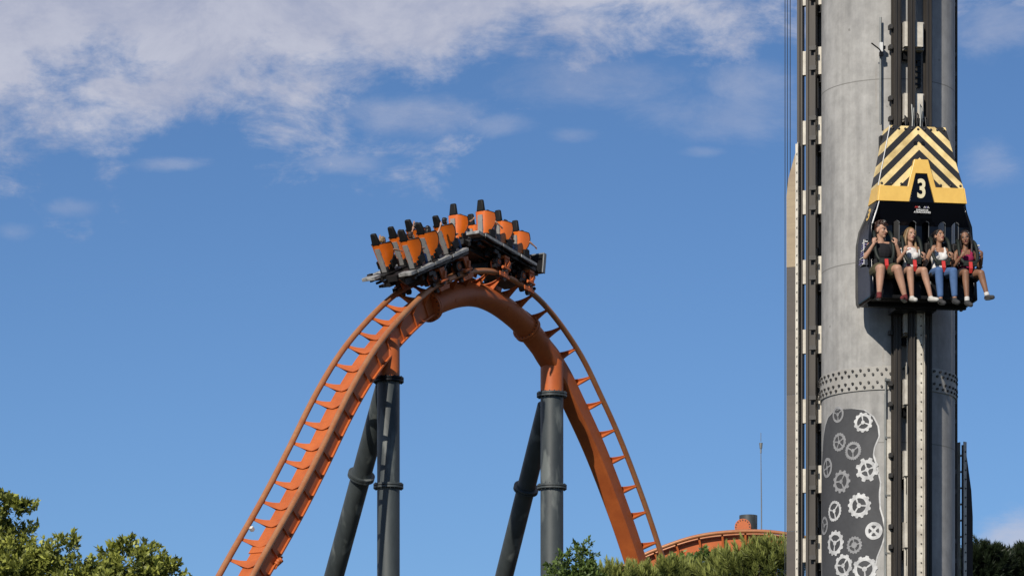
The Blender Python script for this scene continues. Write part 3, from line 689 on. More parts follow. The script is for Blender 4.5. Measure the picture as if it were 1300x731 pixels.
def person(label, group, mat, sp, parent_matrix, detail=1.0):
    """sp: pose in the seat frame: x right, facing -y, z up from the seat"""
    vox = .0062/detail; t = sp.get('th', 1); w = sp.get('w', 1); lean = sp.get('lean', 0); fwd = sp.get('fwd', 0); lg = sp.get('leg', 1)
    pel = Vector((0, -.0, .095)); wai = Vector((lean*.4, .01-fwd*.3, .25*t)); ch = Vector((lean*.8, -.005-fwd*.7, .41*t)); sh = Vector((lean, .01-fwd, .525*t)); hc = Vector((lean*1.15, -.01-fwd*1.25, .525*t+.235))
    hc += Vector(sp.get('hoff', (0,0,0)))
    HR = Matrix.Rotation(R(sp.get('yaw', 0)), 3, 'Z') @ Matrix.Rotation(R(sp.get('roll', 0)), 3, 'Y') @ Matrix.Rotation(R(sp.get('pitch', 0)), 3, 'X')
    H = lambda x, y, z: hc+HR@(Vector((x, y, z))*sp.get('hs', 1.0))
    body, top, bot, hair = MB(), MB(), MB(), MB()
    def torso(mb, e):
        ell(mb, pel, (.168*w+e, .115+e, .105+e)); ell(mb, wai, (.130*w+e, .098+e, .15*t+e)); ell(mb, ch, (.158*w+e, .105+e, .15*t+e))
        if sp.get('bust'):
            for s in (-1, 1): ell(mb, ch+Vector((s*.065, -.075, -.0)), (.055+e, .05+e, .055+e))
    torso(body, -.004); cap(body, sh+Vector((-.125*w, 0, 0)), .058, sh+Vector((.125*w, 0, 0)), .058)
    cap(body, sh+Vector((0, .0, .02)), .056*w, hc+HR@Vector((0, .02, -.07)), .050*w)
    # head
    for c, r in (((0,.014,.032),(.072,.090,.083)), ((0,-.018,-.03),(.060,.066,.085)), ((0,-.052,-.088),(.030,.028,.026)), ((-.073,.012,-.012),(.011,.02,.031)), ((.073,.012,-.012),(.011,.02,.031)),
                 ((-.035,-.052,-.022),(.024,.022,.024)), ((.035,-.052,-.022),(.024,.022,.024))):
        ell(body, H(*c), tuple(q*sp.get('hs', 1.0) for q in r), HR)
    cap(body, H(0,-.078,.012), .008, H(0,-.100,-.032), .0135); cap(body, H(-.036,-.072,.020), .0115, H(.036,-.072,.020), .0115)
    cap(body, H(-.017,-.078,-.058), .0085, H(.017,-.078,-.058), .0085)
    # arms
    for s, key in ((-1, 'armL'), (1, 'armR')):
        A = sp[key]; S = sh+Vector((s*.165*w, .005, -.01)); E = Vector(A['el']); W = Vector(A['wr'])
        limb(body, [(S, .050*w), (S.lerp(E, .45), .044*w), (E, .036), (E.lerp(W, .3), .038), (W, .025)])
        hand(body, W, A.get('f', (W-E)), A.get('p', (0, 1, 0)), A.get('thumb', s), A.get('curl', .9), sp.get('hk', .95))
        if sp['top'] == 'tee': limb(top, [(S+Vector((-s*.03,0,.005)), .060*w), (S.lerp(E, .52), .058*w)], .004)
    # legs
    for s, key in ((-1, 'legL'), (1, 'legR')):
        G = sp[key]; Hp = Vector((s*.088*w, -.03, .085)); K = Vector(G['kn']); A = Vector(G['an']); TO = Vector(G.get('toe', A+Vector((s*.02, -.15, -.075))))
        th_r = sp.get('thr', 1.0)
        limb(body, [(Hp, .082*th_r), (Hp.lerp(K, .5), .076*th_r), (K, .056*th_r), (K.lerp(A, .28)+Vector((0,.012,0)), .055*th_r), (K.lerp(A, .65), .042*th_r), (A, .034)])
        limb(body, [(A+Vector((0,.02,-.03)), .034), (TO, .028)])
        f = sp.get('cut', .55)
        if sp['bot'] == 'long': limb(bot, [(Hp, .088*th_r), (Hp.lerp(K, .5), .080*th_r), (K, .061*th_r), (K.lerp(A, .3)+Vector((0,.01,0)), .058*th_r), (K.lerp(A, .86), .044)], .006)
        else: limb(bot, [(Hp, .088*th_r), (Hp.lerp(K, f), .082*th_r)], .012)
    ell(bot, pel, (.172*w+.01, .122+.008, .112+.004))
    torso_top = MB()
    if sp['top'] in ('tee', 'tank'):
        ell(top, wai+Vector((0,0,-.02)), (.136*w+.013, .102+.013, .155*t)); ell(top, ch+Vector((0,0,-.005 if sp['top'] == 'tee' else -.02)), (.160*w+.010, .107+.010, (.16 if sp['top'] == 'tee' else .145)*t))
        if sp.get('bust'):
            for s in (-1, 1): ell(top, ch+Vector((s*.065, -.078, -.01)), (.062, .054, .060))
        if sp['top'] == 'tee': cap(top, sh+Vector((-.115*w, 0, -.012)), .062, sh+Vector((.115*w, 0, -.012)), .062)
        else:
            for s in (-1, 1): limb(top, [(ch+Vector((s*.085, -.085, .06)), .022), (sh+Vector((s*.085, -.03, .048)), .016), (sh+Vector((s*.085, .05, .03)), .016), (ch+Vector((s*.08, .09, .04)), .022)])
    # hair
    hs = sp['hair']
    ell(hair, H(0,.028,.052), (.084,.092,.082), HR)
    if hs == 'short':
        ell(hair, H(0,.05,.0), (.077,.066,.085), HR)
        rnd = random.Random(3)
        for k in range(26):
            a = rnd.uniform(0, 2*pi); b = rnd.uniform(.25, 1.2); d = Vector((cos(a)*cos(b)*.08, sin(a)*cos(b)*.088+.028, sin(b)*.08+.052)); cap(hair, H(*d), .014, H(*(d*1.10+Vector((rnd.uniform(-.02,.02), -.008, .012)))), .007)
        for x in (-.05,-.025,0,.025,.05): cap(hair, H(x,-.055,.09), .018, H(x*1.1+.01,-.074,.068), .010)
    elif hs == 'long':
        ell(hair, H(0,.055,-.02), (.082,.062,.11), HR)
        for s in (-1, 1):
            for q in range(3):
                limb(hair, [(H(s*.062,-.02+q*.03,.06), .024), (H(s*.080,-.005+q*.03,-.02), .020), (H(s*.086,.0+q*.03,-.11), .024), (Vector((sh.x+s*(.095+.01*q), sh.y-.06+q*.05, sh.z-.02)), .022), (Vector((sh.x+s*(.10+.012*q), sh.y-.10+q*.05, sh.z-.15*sp.get('hairlen', .7))), .012)])
        limb(hair, [(H(0,.08,-.03), .05), (sh+Vector((0,.10,-.06)), .06)])
    else:
        ell(hair, H(0,.055,-.01), (.076,.058,.085), HR); limb(hair, [(H(0,.10,.03), .034), (H(0,.135,-.01), .038), (H(.02,.13,-.10), .022)])
        for x in (-.05, .05): limb(hair, [(H(x,-.052,.075), .016), (H(x*1.45,-.01,.01), .012)])
    root = bpy.data.objects.new('person', None); COL.objects.link(root); root.empty_display_size = .1; tag(root, label, 'person', group)
    root.matrix_world = parent_matrix
    def part(mb, name, mats, v, it):
        me = bake(mb, v, it, name); 
        for m in mats: me.materials.append(m)
        o = bpy.data.objects.new(name, me); COL.objects.link(o); o.parent = root; return o
    b = part(body, 'body', [M[mat['skin']], M['lip'], M['eye'], M[mat['hair']], M['eyewhite']], vox, 3 if detail >= .8 else 2)
    inv = HR.inverted(); k = 1/sp.get('hs', 1.0)
    for p in b.data.polygons:
        q = inv@(p.center-hc)*k; ax = abs(q.x)
        if q.y < -.045 and ax < .06 and abs(q.z) < .085:
            if ax < .025 and abs(q.z+.058) < .0095 and q.y < -.066: p.material_index = 1
            elif abs(ax-.031) < .008 and abs(q.z-.001) < .0075: p.material_index = 2
            elif abs(ax-.031) < .012 and abs(q.z-.001) < .006: p.material_index = 4
            elif .013 < ax < .050 and abs(q.z-.024) < .0055: p.material_index = 3
    part(top, 'shirt', [M[mat['top']]], vox*1.1, 4); part(bot, 'trousers' if sp['bot'] == 'long' else 'shorts', [M[mat['bot']]], vox*1.1, 4); part(hair, 'hair', [M[mat['hair']]], vox, 1)
    for s, key in ((-1, 'legL'), (1, 'legR')):
        G = sp[key]; A = Vector(G['an']); TO = Vector(G.get('toe', A+Vector((s*.02, -.15, -.075)))); sb = MB()
        d = (TO-A); d.z = 0; d.normalize(); u = (TO-(A+Vector((0,.02,-.03)))).normalized(); dn = u.cross(Vector((1,0,0))).normalized(); dn = dn if dn.z < 0 else -dn
        heel = A+Vector((0,.03,-.035)); TO = heel+(TO-heel)*1.12; limb(sb, [(heel, .042), (heel.lerp(TO, .5), .043), (TO, .036)]); limb(sb, [(A+Vector((0,.0,-.012)), .041), (heel.lerp(TO, .3), .044)])
        so_ = part(sb, 'shoe', [M[mat['shoe']], M['sole']], vox, 2)
        for p in so_.data.polygons:
            if (p.center-heel).dot(dn) > .016: p.material_index = 1
        if mat.get('sock'):
            kb = MB(); limb(kb, [(A+Vector((0,0,.005)), .041), (A.lerp(Vector(G['kn']), .09), .040)], .002); part(kb, 'sock', [M[mat['sock']]], vox, 1)
    return root

GM = Matrix.Translation((TX, TY, 0)) @ Matrix.Rotation(FACE, 4, 'Z')
def seat_m(i, dz=-.065, k=1.0): return GM @ Matrix.Translation((SEATX[i], -2.07, SZ+dz)) @ Matrix.Diagonal((k, k, k, 1))
RG = 'riders seated in the gondola'
person('boy in black t-shirt and olive shorts seated leftmost in the gondola, looking sideways', RG, dict(skin='skin_fair', hair='hair_auburn', top='tee_black', bot='shorts_olive', shoe='shoe_red', sock='shoe_red'),
       dict(th=1.0, w=1.1, lean=-.015, fwd=.02, yaw=42, pitch=4, hair='short', top='tee', bot='short', cut=.62, thr=1.28, hs=1.12,
            armL=dict(el=(-.30,-.10,.30), wr=(-.185,-.20,.50), f=(.12,-.02,1), p=(.35,1,.0), curl=1.0), armR=dict(el=(.29,-.12,.30), wr=(.185,-.21,.50), f=(-.05,-.02,1), p=(-.35,1,0), curl=1.0),
            legL=dict(kn=(-.14,-.47,.055), an=(-.175,-.50,-.39), toe=(-.215,-.66,-.445)), legR=dict(kn=(.14,-.47,.055), an=(.265,-.47,-.41), toe=(.175,-.64,-.45))), seat_m(0))
person('blonde girl in printed white top and short shorts, second from left in the gondola', RG, dict(skin='skin_fair', hair='hair_blond', top='tee_print', bot='shorts_black', shoe='shoe_white'),
       dict(th=.91, w=.86, yaw=14, pitch=-4, roll=6, lean=.015, fwd=-.02, hair='long', hairlen=.8, top='tee', bot='short', cut=.42, thr=1.05, hs=1.04, bust=1, hk=.85,
            armL=dict(el=(-.24,-.12,.24), wr=(-.15,-.25,.38), f=(.15,-.1,1), p=(.5,.8,0)), armR=dict(el=(.26,-.02,.28), wr=(.185,-.22,.28), f=(-.1,-.5,.9), p=(-.5,.8,0)),
            legL=dict(kn=(-.12,-.46,.045), an=(-.09,-.46,-.385), toe=(-.075,-.60,-.46)), legR=dict(kn=(.11,-.46,.045), an=(.21,-.50,-.385), toe=(.27,-.62,-.45))), seat_m(1))
person('girl in white tank top and blue jeans, third from left in the gondola', RG, dict(skin='skin_mid', hair='hair_dark', top='tank_white', bot='jeans', shoe='shoe_grey'),
       dict(th=.90, w=.85, yaw=22, pitch=-16, roll=5, lean=.02, fwd=-.03, hair='tied', top='tank', bot='long', thr=1.03, hs=1.03, bust=1, hk=.85,
            armL=dict(el=(-.25,-.06,.22), wr=(-.16,-.20,.42), f=(.3,-.05,.8), p=(.3,1,-.1), curl=.8), armR=dict(el=(.25,.0,.24), wr=(.17,-.23,.30), f=(-.2,-.5,.9), p=(-.4,.8,0)),
            legL=dict(kn=(-.12,-.46,.045), an=(-.105,-.50,-.42), toe=(-.09,-.63,-.50)), legR=dict(kn=(.12,-.46,.045), an=(.13,-.50,-.40), toe=(.145,-.63,-.485))), seat_m(2))
person('long-haired girl in magenta top and dark sneakers, rightmost in the gondola, head turned down', RG, dict(skin='skin_tan', hair='hair_dark', top='top_magenta', bot='shorts_black', shoe='shoe_grey', sock='sock'),
       dict(th=.84, w=.86, yaw=-22, pitch=8, roll=-8, lean=-.02, fwd=.05, hair='long', hairlen=1.6, top='tank', bot='short', cut=.45, thr=1.03, hs=1.03, bust=1, hk=.85,
            armL=dict(el=(-.24,-.10,.19), wr=(-.14,-.25,.34), f=(.35,-.2,.7), p=(.4,.8,0)), armR=dict(el=(.25,.03,.24), wr=(.23,-.15,.36), f=(-.1,-.4,.9), p=(-.5,.8,0)),
            legL=dict(kn=(-.13,-.45,.035), an=(-.115,-.49,-.42), toe=(-.09,-.60,-.51)), legR=dict(kn=(.13,-.45,.035), an=(.215,-.50,-.33), toe=(.26,-.63,-.385))), seat_m(3))

# ------------------------------------------------------------------ coaster track
TH = R(57); O0 = Vector((-1.2, 120, 0)); D = Vector((cos(TH), sin(TH), 0)); LT = Vector((-sin(TH), cos(TH), 0)); UP = Vector((0,0,1))
class Track:
    def __init__(s, o, d, lat, pts, step=.12):
        s.o, s.d, s.lat = o, d, lat
        P, s.len = spline([(u, z, 0) for u, z in pts], step); s.p = P; s.n = len(P)
    def frame(s, i):
        i = max(0, min(s.n-1, i)); a, b = s.p[max(0, i-1)], s.p[min(s.n-1, i+1)]; t = (b-a).normalized()
        T = s.d*t.x+UP*t.y; Nn = s.d*(-t.y)+UP*t.x; return s.o+s.d*s.p[i].x+UP*s.p[i].y, T, Nn
    def pt(s, i, l, n): c, T, Nn = s.frame(i); return c+s.lat*l+Nn*n
    def near(s, u): return min(range(s.n), key=lambda i: abs(s.p[i].x-u))
    def sweep(s, mb, i0, i1, poly, mi=0, closed=True):
        o = len(mb.v); m = len(poly)
        for i in range(i0, i1+1): mb.v += [tuple(s.pt(i, l, n)) for l, n in poly]
        for k in range(i1-i0):
            for j in range(m if closed else m-1):
                a = o+k*m+j; b = o+k*m+(j+1) % m; mb.f.append((a, b, b+m, a+m)); mb.m.append(mi)
        if closed:
            mb.f.append(tuple(o+j for j in reversed(range(m)))); mb.m.append(mi); e = o+(i1-i0)*m; mb.f.append(tuple(e+j for j in range(m))); mb.m.append(mi)
circle = lambda r, n, l=0, h=0: [(l+r*cos(2*pi*k/n), h+r*sin(2*pi*k/n)) for k in range(n)]
rect = lambda w, h0, h1: [(-w, h0), (w, h0), (w, h1), (-w, h1)]
GA, NR, RT = .62, .64, .36                       # half gauge, rail height over the spine, tube radius

def tie(tr, i, nr=NR, ga=GA, parent=None, drop=.25, rt=RT, mat=None):
    c, T, Nn = tr.frame(i); mb = MB(); m = 14; topc, botc = [], []
    for k in range(m+1):
        l = -ga+2*ga*k/m; x = abs(l)/ga
        topc.append((l, nr-.02-drop*(1-x**1.8)))
        botc.append((l, max(nr-.085-.07*(1-x)-.60*max(0, 1-x*1.04)**1.15, nr-.66)))
    o = len(mb.v)
    for d in (-.018, .018):
        mb.v += [tuple(c+tr.lat*l+Nn*n+T*d) for l, n in topc]; mb.v += [tuple(c+tr.lat*l+Nn*n+T*d) for l, n in botc]
    q = m+1
    for k in range(m):
        mb.f += [(o+k, o+k+1, o+q+k+1, o+q+k), (o+2*q+k, o+3*q+k, o+3*q+k+1, o+2*q+k+1), (o+k, o+2*q+k, o+2*q+k+1, o+k+1), (o+q+k, o+q+k+1, o+3*q+k+1, o+3*q+k)]; mb.m += [0]*4
    # curved flange along the upper edge, widening toward the spine
    o = len(mb.v)
    for k in range(m+1):
        l, n = topc[k]; wd = .045+.12*(1-abs(l)/ga)**1.3
        for d, h in ((-wd, 0), (wd, 0), (wd, -.022), (-wd, -.022)): mb.v.append(tuple(c+tr.lat*l+Nn*(n+h+.011)+T*d))
    for k in range(m):
        for j in range(4): a = o+4*k+j; b = o+4*k+(j+1) % 4; mb.f.append((a, b, b+4, a+4)); mb.m.append(0)
    return mb.build('tie', mat or M['orange'], parent, 0)

hill_pts = [(-34,4.2),(-27,4.4),(-21.5,6.2),(-16.5,9.9),(-13.2,13.25),(-10.89,15.95),(-9.42,17.66),(-8.2,19.2),(-6.84,21.0),(-5.63,22.36),(-4.37,23.45),(-3.01,24.42),(-1.85,24.98),(-.72,25.36),(.3,25.52),(1.3,25.46),(2.33,25.22),(3.11,24.92),(3.99,24.45),(4.95,23.8),(5.86,22.95),(7.04,21.75),(8.25,20.28),(9.46,18.6),(11.3,15.7),(14.0,11.5),(17.5,7.3),(22,4.8),(30,4.2)]
hill = Track(O0, D, LT, hill_pts)
track = thing('coaster_track', 'orange roller coaster hill with twin rails and ladder-like ties', 'track', (0,0,0))
i_l = hill.near(-2.42); i_r = hill.near(3.05); i_b = hill.near(3.75); iN = hill.n-1
mb = MB()
# ascending side: plate girder spine with stiffened webs
hill.sweep(mb, 0, i_l, rect(.20, -.21, .30)); hill.sweep(mb, 0, i_l, rect(.27, -.255, -.208)); hill.sweep(mb, 0, i_l, rect(.25, .298, .34))
# crest: round tube
hill.sweep(mb, i_l, i_b, circle(RT, 32))
# descending side: box girder
o = len(mb.v)
for i in range(i_b, iN+1):
    f = min(1, (i-i_b)/9); p = 2+8*f*f; r = RT-.075*f
    for k in range(32):
        t = 2*pi*(k+.5)/32; cx, sx_ = cos(t), sin(t); rr_ = r/((abs(cx)**p+abs(sx_)**p)**(1/p)); mb.v.append(tuple(hill.pt(i, rr_*cx, rr_*sx_)))
for i in range(iN-i_b):
    for k in range(32): q = o+i*32+k; w = o+i*32+(k+1) % 32; mb.f.append((q, w, w+32, q+32)); mb.m.append(0)
spine_mb = mb
for s in (-1, 1):
    mb = MB(); hill.sweep(mb, 0, iN, circle(.088, 14, s*GA, NR)); mb.build('rail', M['rail'], track, 50)
# ties
s_of = [0]
for a, b in zip(hill.p, hill.p[1:]): s_of.append(s_of[-1]+(b-a).length)
def idx_at(s): return min(range(len(s_of)), key=lambda i: abs(s_of[i]-s))
s_c = s_of[hill.near(0)]; stations = []
s = s_c
while s > s_of[hill.near(-24)]: stations.append(idx_at(s)); s -= .80 if s < s_c-2 else .72
s = s_c+.72
while s < s_of[hill.near(22)]: stations.append(idx_at(s)); s += .80 if s < s_c+3.5 else 1.02
ribs = spine_mb
for i in stations:
    tie(hill, i, parent=track)
    if i < i_l-2:
        c, T, Nn = hill.frame(i)
        for q in (-1, 1): ribs.prism([(q*.20, -.208), (q*.255, -.208), (q*.24, .298), (q*.20, .298)], LT, Nn, T, c, .02)
ribs.build('spine', M['orange'], track, 40)
def flange(i, r=.46, parent=track, bolts=20, lam=(0,.0)):
    c, T, Nn = hill.frame(i); mb = MB()
    for d in (-.045, .045): mb.cyl(c+T*(d-.032), c+T*(d+.032), r, 32)
    for k in range(bolts):
        a = 2*pi*k/bolts; p = c+(LT*cos(a)+Nn*sin(a))*(r-.055); mb.cyl(p-T*.10, p+T*.10, .018, 6, 1)
    return mb.build('joint_flange', [M['orange'], M['bolt']], parent, 40)
flange(i_l, .47); flange(i_r, .45)
# gussets at the flanges and splice plates low on the ascent
mb = MB()
for (i, sg) in ((i_l, 1), (i_r, -1)):
    c, T, Nn = hill.frame(i)
    for a in (2.2, .9): 
        d = LT*cos(a)+Nn*sin(a); mb.prism([(RT-.01, 0), (.43, .0), (RT-.01, .55)], d, T*sg, d.cross(T), c, .02)
mb.build('gusset', M['orange'], track, 0)
i_s = hill.near(-10.5); c, T, Nn = hill.frame(i_s); mb = MB()
for q in (-.28, .36): mb.box(c+Nn*q, (.60, .5, .03), Matrix((LT, T, Nn)).transposed())
mb.sphere(c-LT*.30-Nn*.22, .08); mb.cyl(c-LT*.24-Nn*.25-T*.1, c-LT*.34-Nn*.25+T*.1, .08, 12)
mb.build('splice_joint', M['orange'], track)
i_s = hill.near(-10.15); c, T, Nn = hill.frame(i_s); mb = MB(); mb.box(c+LT*(GA-.12)+Nn*(NR-.10), (.11, .10, .13), Matrix((LT, T, Nn)).transposed()); mb.build('sensor_box', M['white'], track, 0, .01)
# small marks and labels riveted to the tube at the crest
mb = MB()
for u, a in ((-1.45, -2.9), (-.2, -2.6), (1.6, -2.75), (2.3, -2.4)):
    c, T, Nn = hill.frame(hill.near(u)); d = LT*cos(a)+Nn*sin(a); e = LT*(-sin(a))+Nn*cos(a); mb.box(c+d*(RT+.004), (.012, .16, .09), Matrix((d, T, e)).transposed())
mb.build('plate', M['orange'], track, 0)

# ------------------------------------------------------------------ supports
def support(px, label, ytop, yfl, yfl2, r, brace_top, brace_base, brace_fl, rb):
    i = min(range(hill.n), key=lambda k: abs(650+FPX*hill.frame(k)[0].x/hill.frame(k)[0].y-px) if hill.p[k].y > 14 else 1e9)
    c, T, Nn = hill.frame(i); Y = c.y; Z = lambda y: CAM_Z+(HORIZON-y)*Y/FPX
    su = thing('track_support', label, 'support', (c.x, c.y, 0), 0, 'braced columns under the track')
    mb = MB(); mb.tube([(0,0,.0), (0,0,.12)], r*1.7, 24); mb.cyl((0,0,.1), (0,0,Z(yfl)-.10), r, 28); mb.build('column', M['steel_dark'], su, 40)
    mb = MB(); zt_ = c.z+.06; mb.cyl((0,0,Z(yfl)+.02), (0,0,zt_), r*1.0, 28); mb.build('column_head', M['orange'], su, 40)
    def ring(z, name, mats, ra):
        mb = MB()
        for d in (-.04, .04): mb.cyl((0,0,z+d-.028), (0,0,z+d+.028), ra, 30)
        for k in range(18): a = 2*pi*k/18; p = Vector((cos(a)*(ra-.05), sin(a)*(ra-.05), z)); mb.cyl(p-UP*.10, p+UP*.10, .02, 6)
        mb.build(name, mats, su, 40)
    ring(Z(yfl)-.03, 'flange', M['black'] if px < 600 else M['steel_dark'], r+.12); ring(Z(yfl2), 'flange', M['steel_dark'], r+.11)
    bt = site(brace_top[0], brace_top[1], Y+.3)-Vector((c.x, c.y, 0)); 
    bb = site(brace_base[0], brace_base[1], Y+4.2)-Vector((c.x, c.y, 0)); d = (bb-bt); bb = bt+d*((bt.z)/(-d.z)); bb.z = 0
    mb = MB(); mb.cyl(bt, bb, rb, 26); mb.cyl(bb+UP*.0, bb+UP*.12, rb*1.8, 24); mb.build('brace', M['steel_dark'], su, 40)
    e = d.normalized(); f = bt+e*((Z(brace_fl)-bt.z)/e.z); mb = MB()
    for q in (-.04, .04): mb.cyl(f+e*(q-.028), f+e*(q+.028), rb+.11, 28)
    mb.build('flange', M['steel_dark'], su, 40)
    return su
support(493, 'dark grey column with flanged joint and brace below the left, ascending track', 470, 481, 617, .335, (489,492), (424,731), 590, .30)
support(700, 'dark grey column with bright orange head and brace below the right, descending track', 470, 500, 618, .36, (694,515), (640,731), 607, .295)

# ------------------------------------------------------------------ low background track
bt_ = Track(Vector((0,141,0)), Vector((1,0,0)), Vector((0,1,0)), [((px-650)/FPX*140.5, CAM_Z+(HORIZON-py)/FPX*140.5-.42) for px, py in [(560,1010),(640,905),(700,820),(740,770),(780,731),(815,707),(847,693),(886,680.5),(925,675),(967,674),(1001,678),(1040,688),(1090,712),(1150,760),(1230,850),(1300,960)]], .2)
low = thing('coaster_track', 'low orange arch of track passing behind the pine tops', 'track')
mb = MB(); bt_.sweep(mb, 0, bt_.n-1, rect(.26, -.22, .28)); bt_.sweep(mb, 0, bt_.n-1, rect(.36, .278, .325)); bt_.sweep(mb, 0, bt_.n-1, rect(.33, -.255, -.218)); mb.build('spine', M['orange'], low, 40)
for s_ in (-1, 1): mb = MB(); bt_.sweep(mb, 0, bt_.n-1, circle(.07, 10, s_*.5, .42)); mb.build('rail', M['rail'], low, 50)
k = 0; rb_ = MB()
for i in range(3, bt_.n-3, 4):
    c, T, Nn = bt_.frame(i); mb = MB()
    for q in (-1, 1): mb.prism([(q*.5, .40), (q*.44, .30), (q*.26, -.34), (q*.26, .22)], bt_.lat, Nn, T, c, .07)
    mb.box(c+Nn*.26, (.07, .56, .05), Matrix((T, bt_.lat, Nn)).transposed()); mb.build('tie', M['orange'], low, 0)
st = site(950, 700, 144); stub = thing('track_support', 'short dark column top with orange flanged pipe behind the low track', 'support', (st.x, st.y, 0))
Zs = lambda y: CAM_Z+(HORIZON-y)*144/FPX
mb = MB(); mb.cyl((0,0,0), (0,0,Zs(654)), .33, 26); mb.build('column', M['steel_dark'], stub, 40)
mb = MB(); a = Vector((-.05,0,Zs(673))); d = Vector((-.22,-1,.0)).normalized(); mb.cyl(a, a+d*.9, .24, 22); mb.cyl(a+d*.9, a+d*.98, .30, 26)
for k in range(16): p = a+d*.98+(d.cross(UP).normalized()*cos(2*pi*k/16)+UP*sin(2*pi*k/16))*.255; mb.cyl(p, p+d*.03, .022, 6, 1)
mb.build('pipe_flange', [M['orange'], M['bolt']], stub, 40)
am = site(966, 600, 150); Za = lambda y: CAM_Z+(HORIZON-y)*150/FPX
mast = thing('lightning_mast', 'thin grey lightning mast standing behind the low track', 'mast', (am.x, am.y, 0))
mb = MB(); mb.tube([(.05,0,0), (.02,0,Za(640)), (0,0,Za(575))], [.05,.022,.014], 8); mb.build('pole', M['mast'], mast)
mb = MB(); mb.cyl((0,0,Za(575)), (0,0,Za(569)), .03, 8); mb.cyl((0,0,Za(569)), (0,0,Za(562)), .05, 10, r2=.07); mb.cyl((0,0,Za(560)), (0,0,Za(549)), .012, 6); mb.build('finial', M['galv'], mast)

# ------------------------------------------------------------------ coaster train (car frame: x forward, y to the far side, z up from the railhead)
def make_seat(parent, loc, side):
    """orange bucket shell seen from behind: tapered, wrapped wings, grey spine panel, black headrest"""
    ox, oy, oz = loc; lean = -.20
    mb = MB(); rows = [(.06,.13,.03),(.14,.155,.07),(.24,.19,.12),(.36,.235,.18),(.48,.272,.24),(.60,.295,.28),(.72,.305,.29),(.84,.305,.26),(.86,.300,.24)]
    n = 14
    for sc_, dx in ((1, 0), (.90, .035)):
        for z, w, d in rows:
            w *= 1.08; d *= 1.2
            for k in range(n+1):
                a = -1+2*k/n; y = w*sc_*math.copysign(abs(a)**.85, a) if a else 0; x = d*(abs(a)**2.6)+dx+lean*(z-.06)
                mb.v.append((ox+x, oy+y, oz+z))
    m, q = n+1, len(rows)*(n+1)
    for r in range(len(rows)-1):
        for k in range(n):
            a = r*m+k; mb.f.append((a, a+1, a+m+1, a+m)); mb.m.append(0); mb.f.append((q+a, q+a+m, q+a+m+1, q+a+1)); mb.m.append(1)
    for r in range(len(rows)-1):
        for k in (0, n): a = r*m+k; mb.f.append((a, a+m, q+a+m, q+a)); mb.m.append(1)
    e = (len(rows)-1)*m
    for k in range(n): mb.f.append((e+k, e+k+1, q+e+k+1, q+e+k)); mb.m.append(1)
    # black edge bead round the rim
    rim = [Vector(mb.v[r*m])+Vector((.02,0,0)) for r in range(2, len(rows))]+[Vector(mb.v[e+k])+Vector((.02,0,.01)) for k in range(n+1)]+[Vector(mb.v[r*m+n])+Vector((.02,0,0)) for r in range(len(rows)-1, 1, -1)]
    mb.tube(rim, .016, 6, 1)
    seat = bpy.data.objects.new('seat', mb.mesh('seat', [M['shell'], M['rubber']], 50)); COL.objects.link(seat); seat.parent = parent
    hb_ = MB(); hb_.box((ox+lean*1.02+.06, oy, oz+1.03), (.13, .27, .36), Matrix.Rotation(R(-11), 3, 'Y'), 0, (.8, .68)); hb_.build('headrest', M['rubber'], seat, 40, .035)
    pb = MB()
    for z0_, z1_ in ((.02,.30),(.30,.58),(.58,.74)):
        za, zb_ = z0_, z1_; xa, xb = lean*(za-.06), lean*(zb_-.06)
        pb.add([(ox+xa-.03, oy-.085, oz+za),(ox+xa-.03, oy+.085, oz+za),(ox+xb-.03, oy+.075, oz+zb_),(ox+xb-.03, oy-.075, oz+zb_),(ox+xa+.03, oy-.10, oz+za),(ox+xa+.03, oy+.10, oz+za),(ox+xb+.03, oy+.09, oz+zb_),(ox+xb+.03, oy-.09, oz+zb_)], [(0,1,2,3),(0,3,7,4),(1,5,6,2),(3,2,6,7),(0,4,5,1)])
    pb.build('spine_panel', M['grey_panel'], seat, 0)
    cu = MB(); cu.box((ox+.27, oy, oz+.20), (.46, .40, .10), Matrix.Rotation(R(-6), 3, 'Y')); cu.box((ox+.16, oy, oz+.08), (.36, .30, .2)); cu.box((ox+lean*.4+.11, oy, oz+.55), (.06, .34, .6), Matrix.Rotation(R(-11), 3, 'Y')); cu.box((ox+.22, oy-.25, oz+.25), (.30, .06, .24), Matrix.Rotation(R(-14), 3, 'Y')); cu.box((ox+.22, oy+.25, oz+.25), (.30, .06, .24), Matrix.Rotation(R(-14), 3, 'Y')); cu.build('cushion', M['rubber'], seat, 40, .02)
    lb = MB(); lb.tube([(ox+.06, oy-.24, oz+.28), (ox+.30, oy-.22, oz+.40), (ox+.40, oy-.1, oz+.42), (ox+.40, oy+.1, oz+.42), (ox+.30, oy+.22, oz+.40), (ox+.06, oy+.24, oz+.28)], .028, 8); lb.box((ox+.41, oy, oz+.42), (.09, .18, .10)); lb.tube([(ox+.55, oy, oz+.0), (ox+.48, oy, oz+.25), (ox+.41, oy, oz+.40)], .022, 6); lb.build('lap_bar', M['black'], seat)
    return seat
ROWX, SEATY, FZ = (-.97, 0, .97), .50, .66; BOGX = (.05, 1.45)
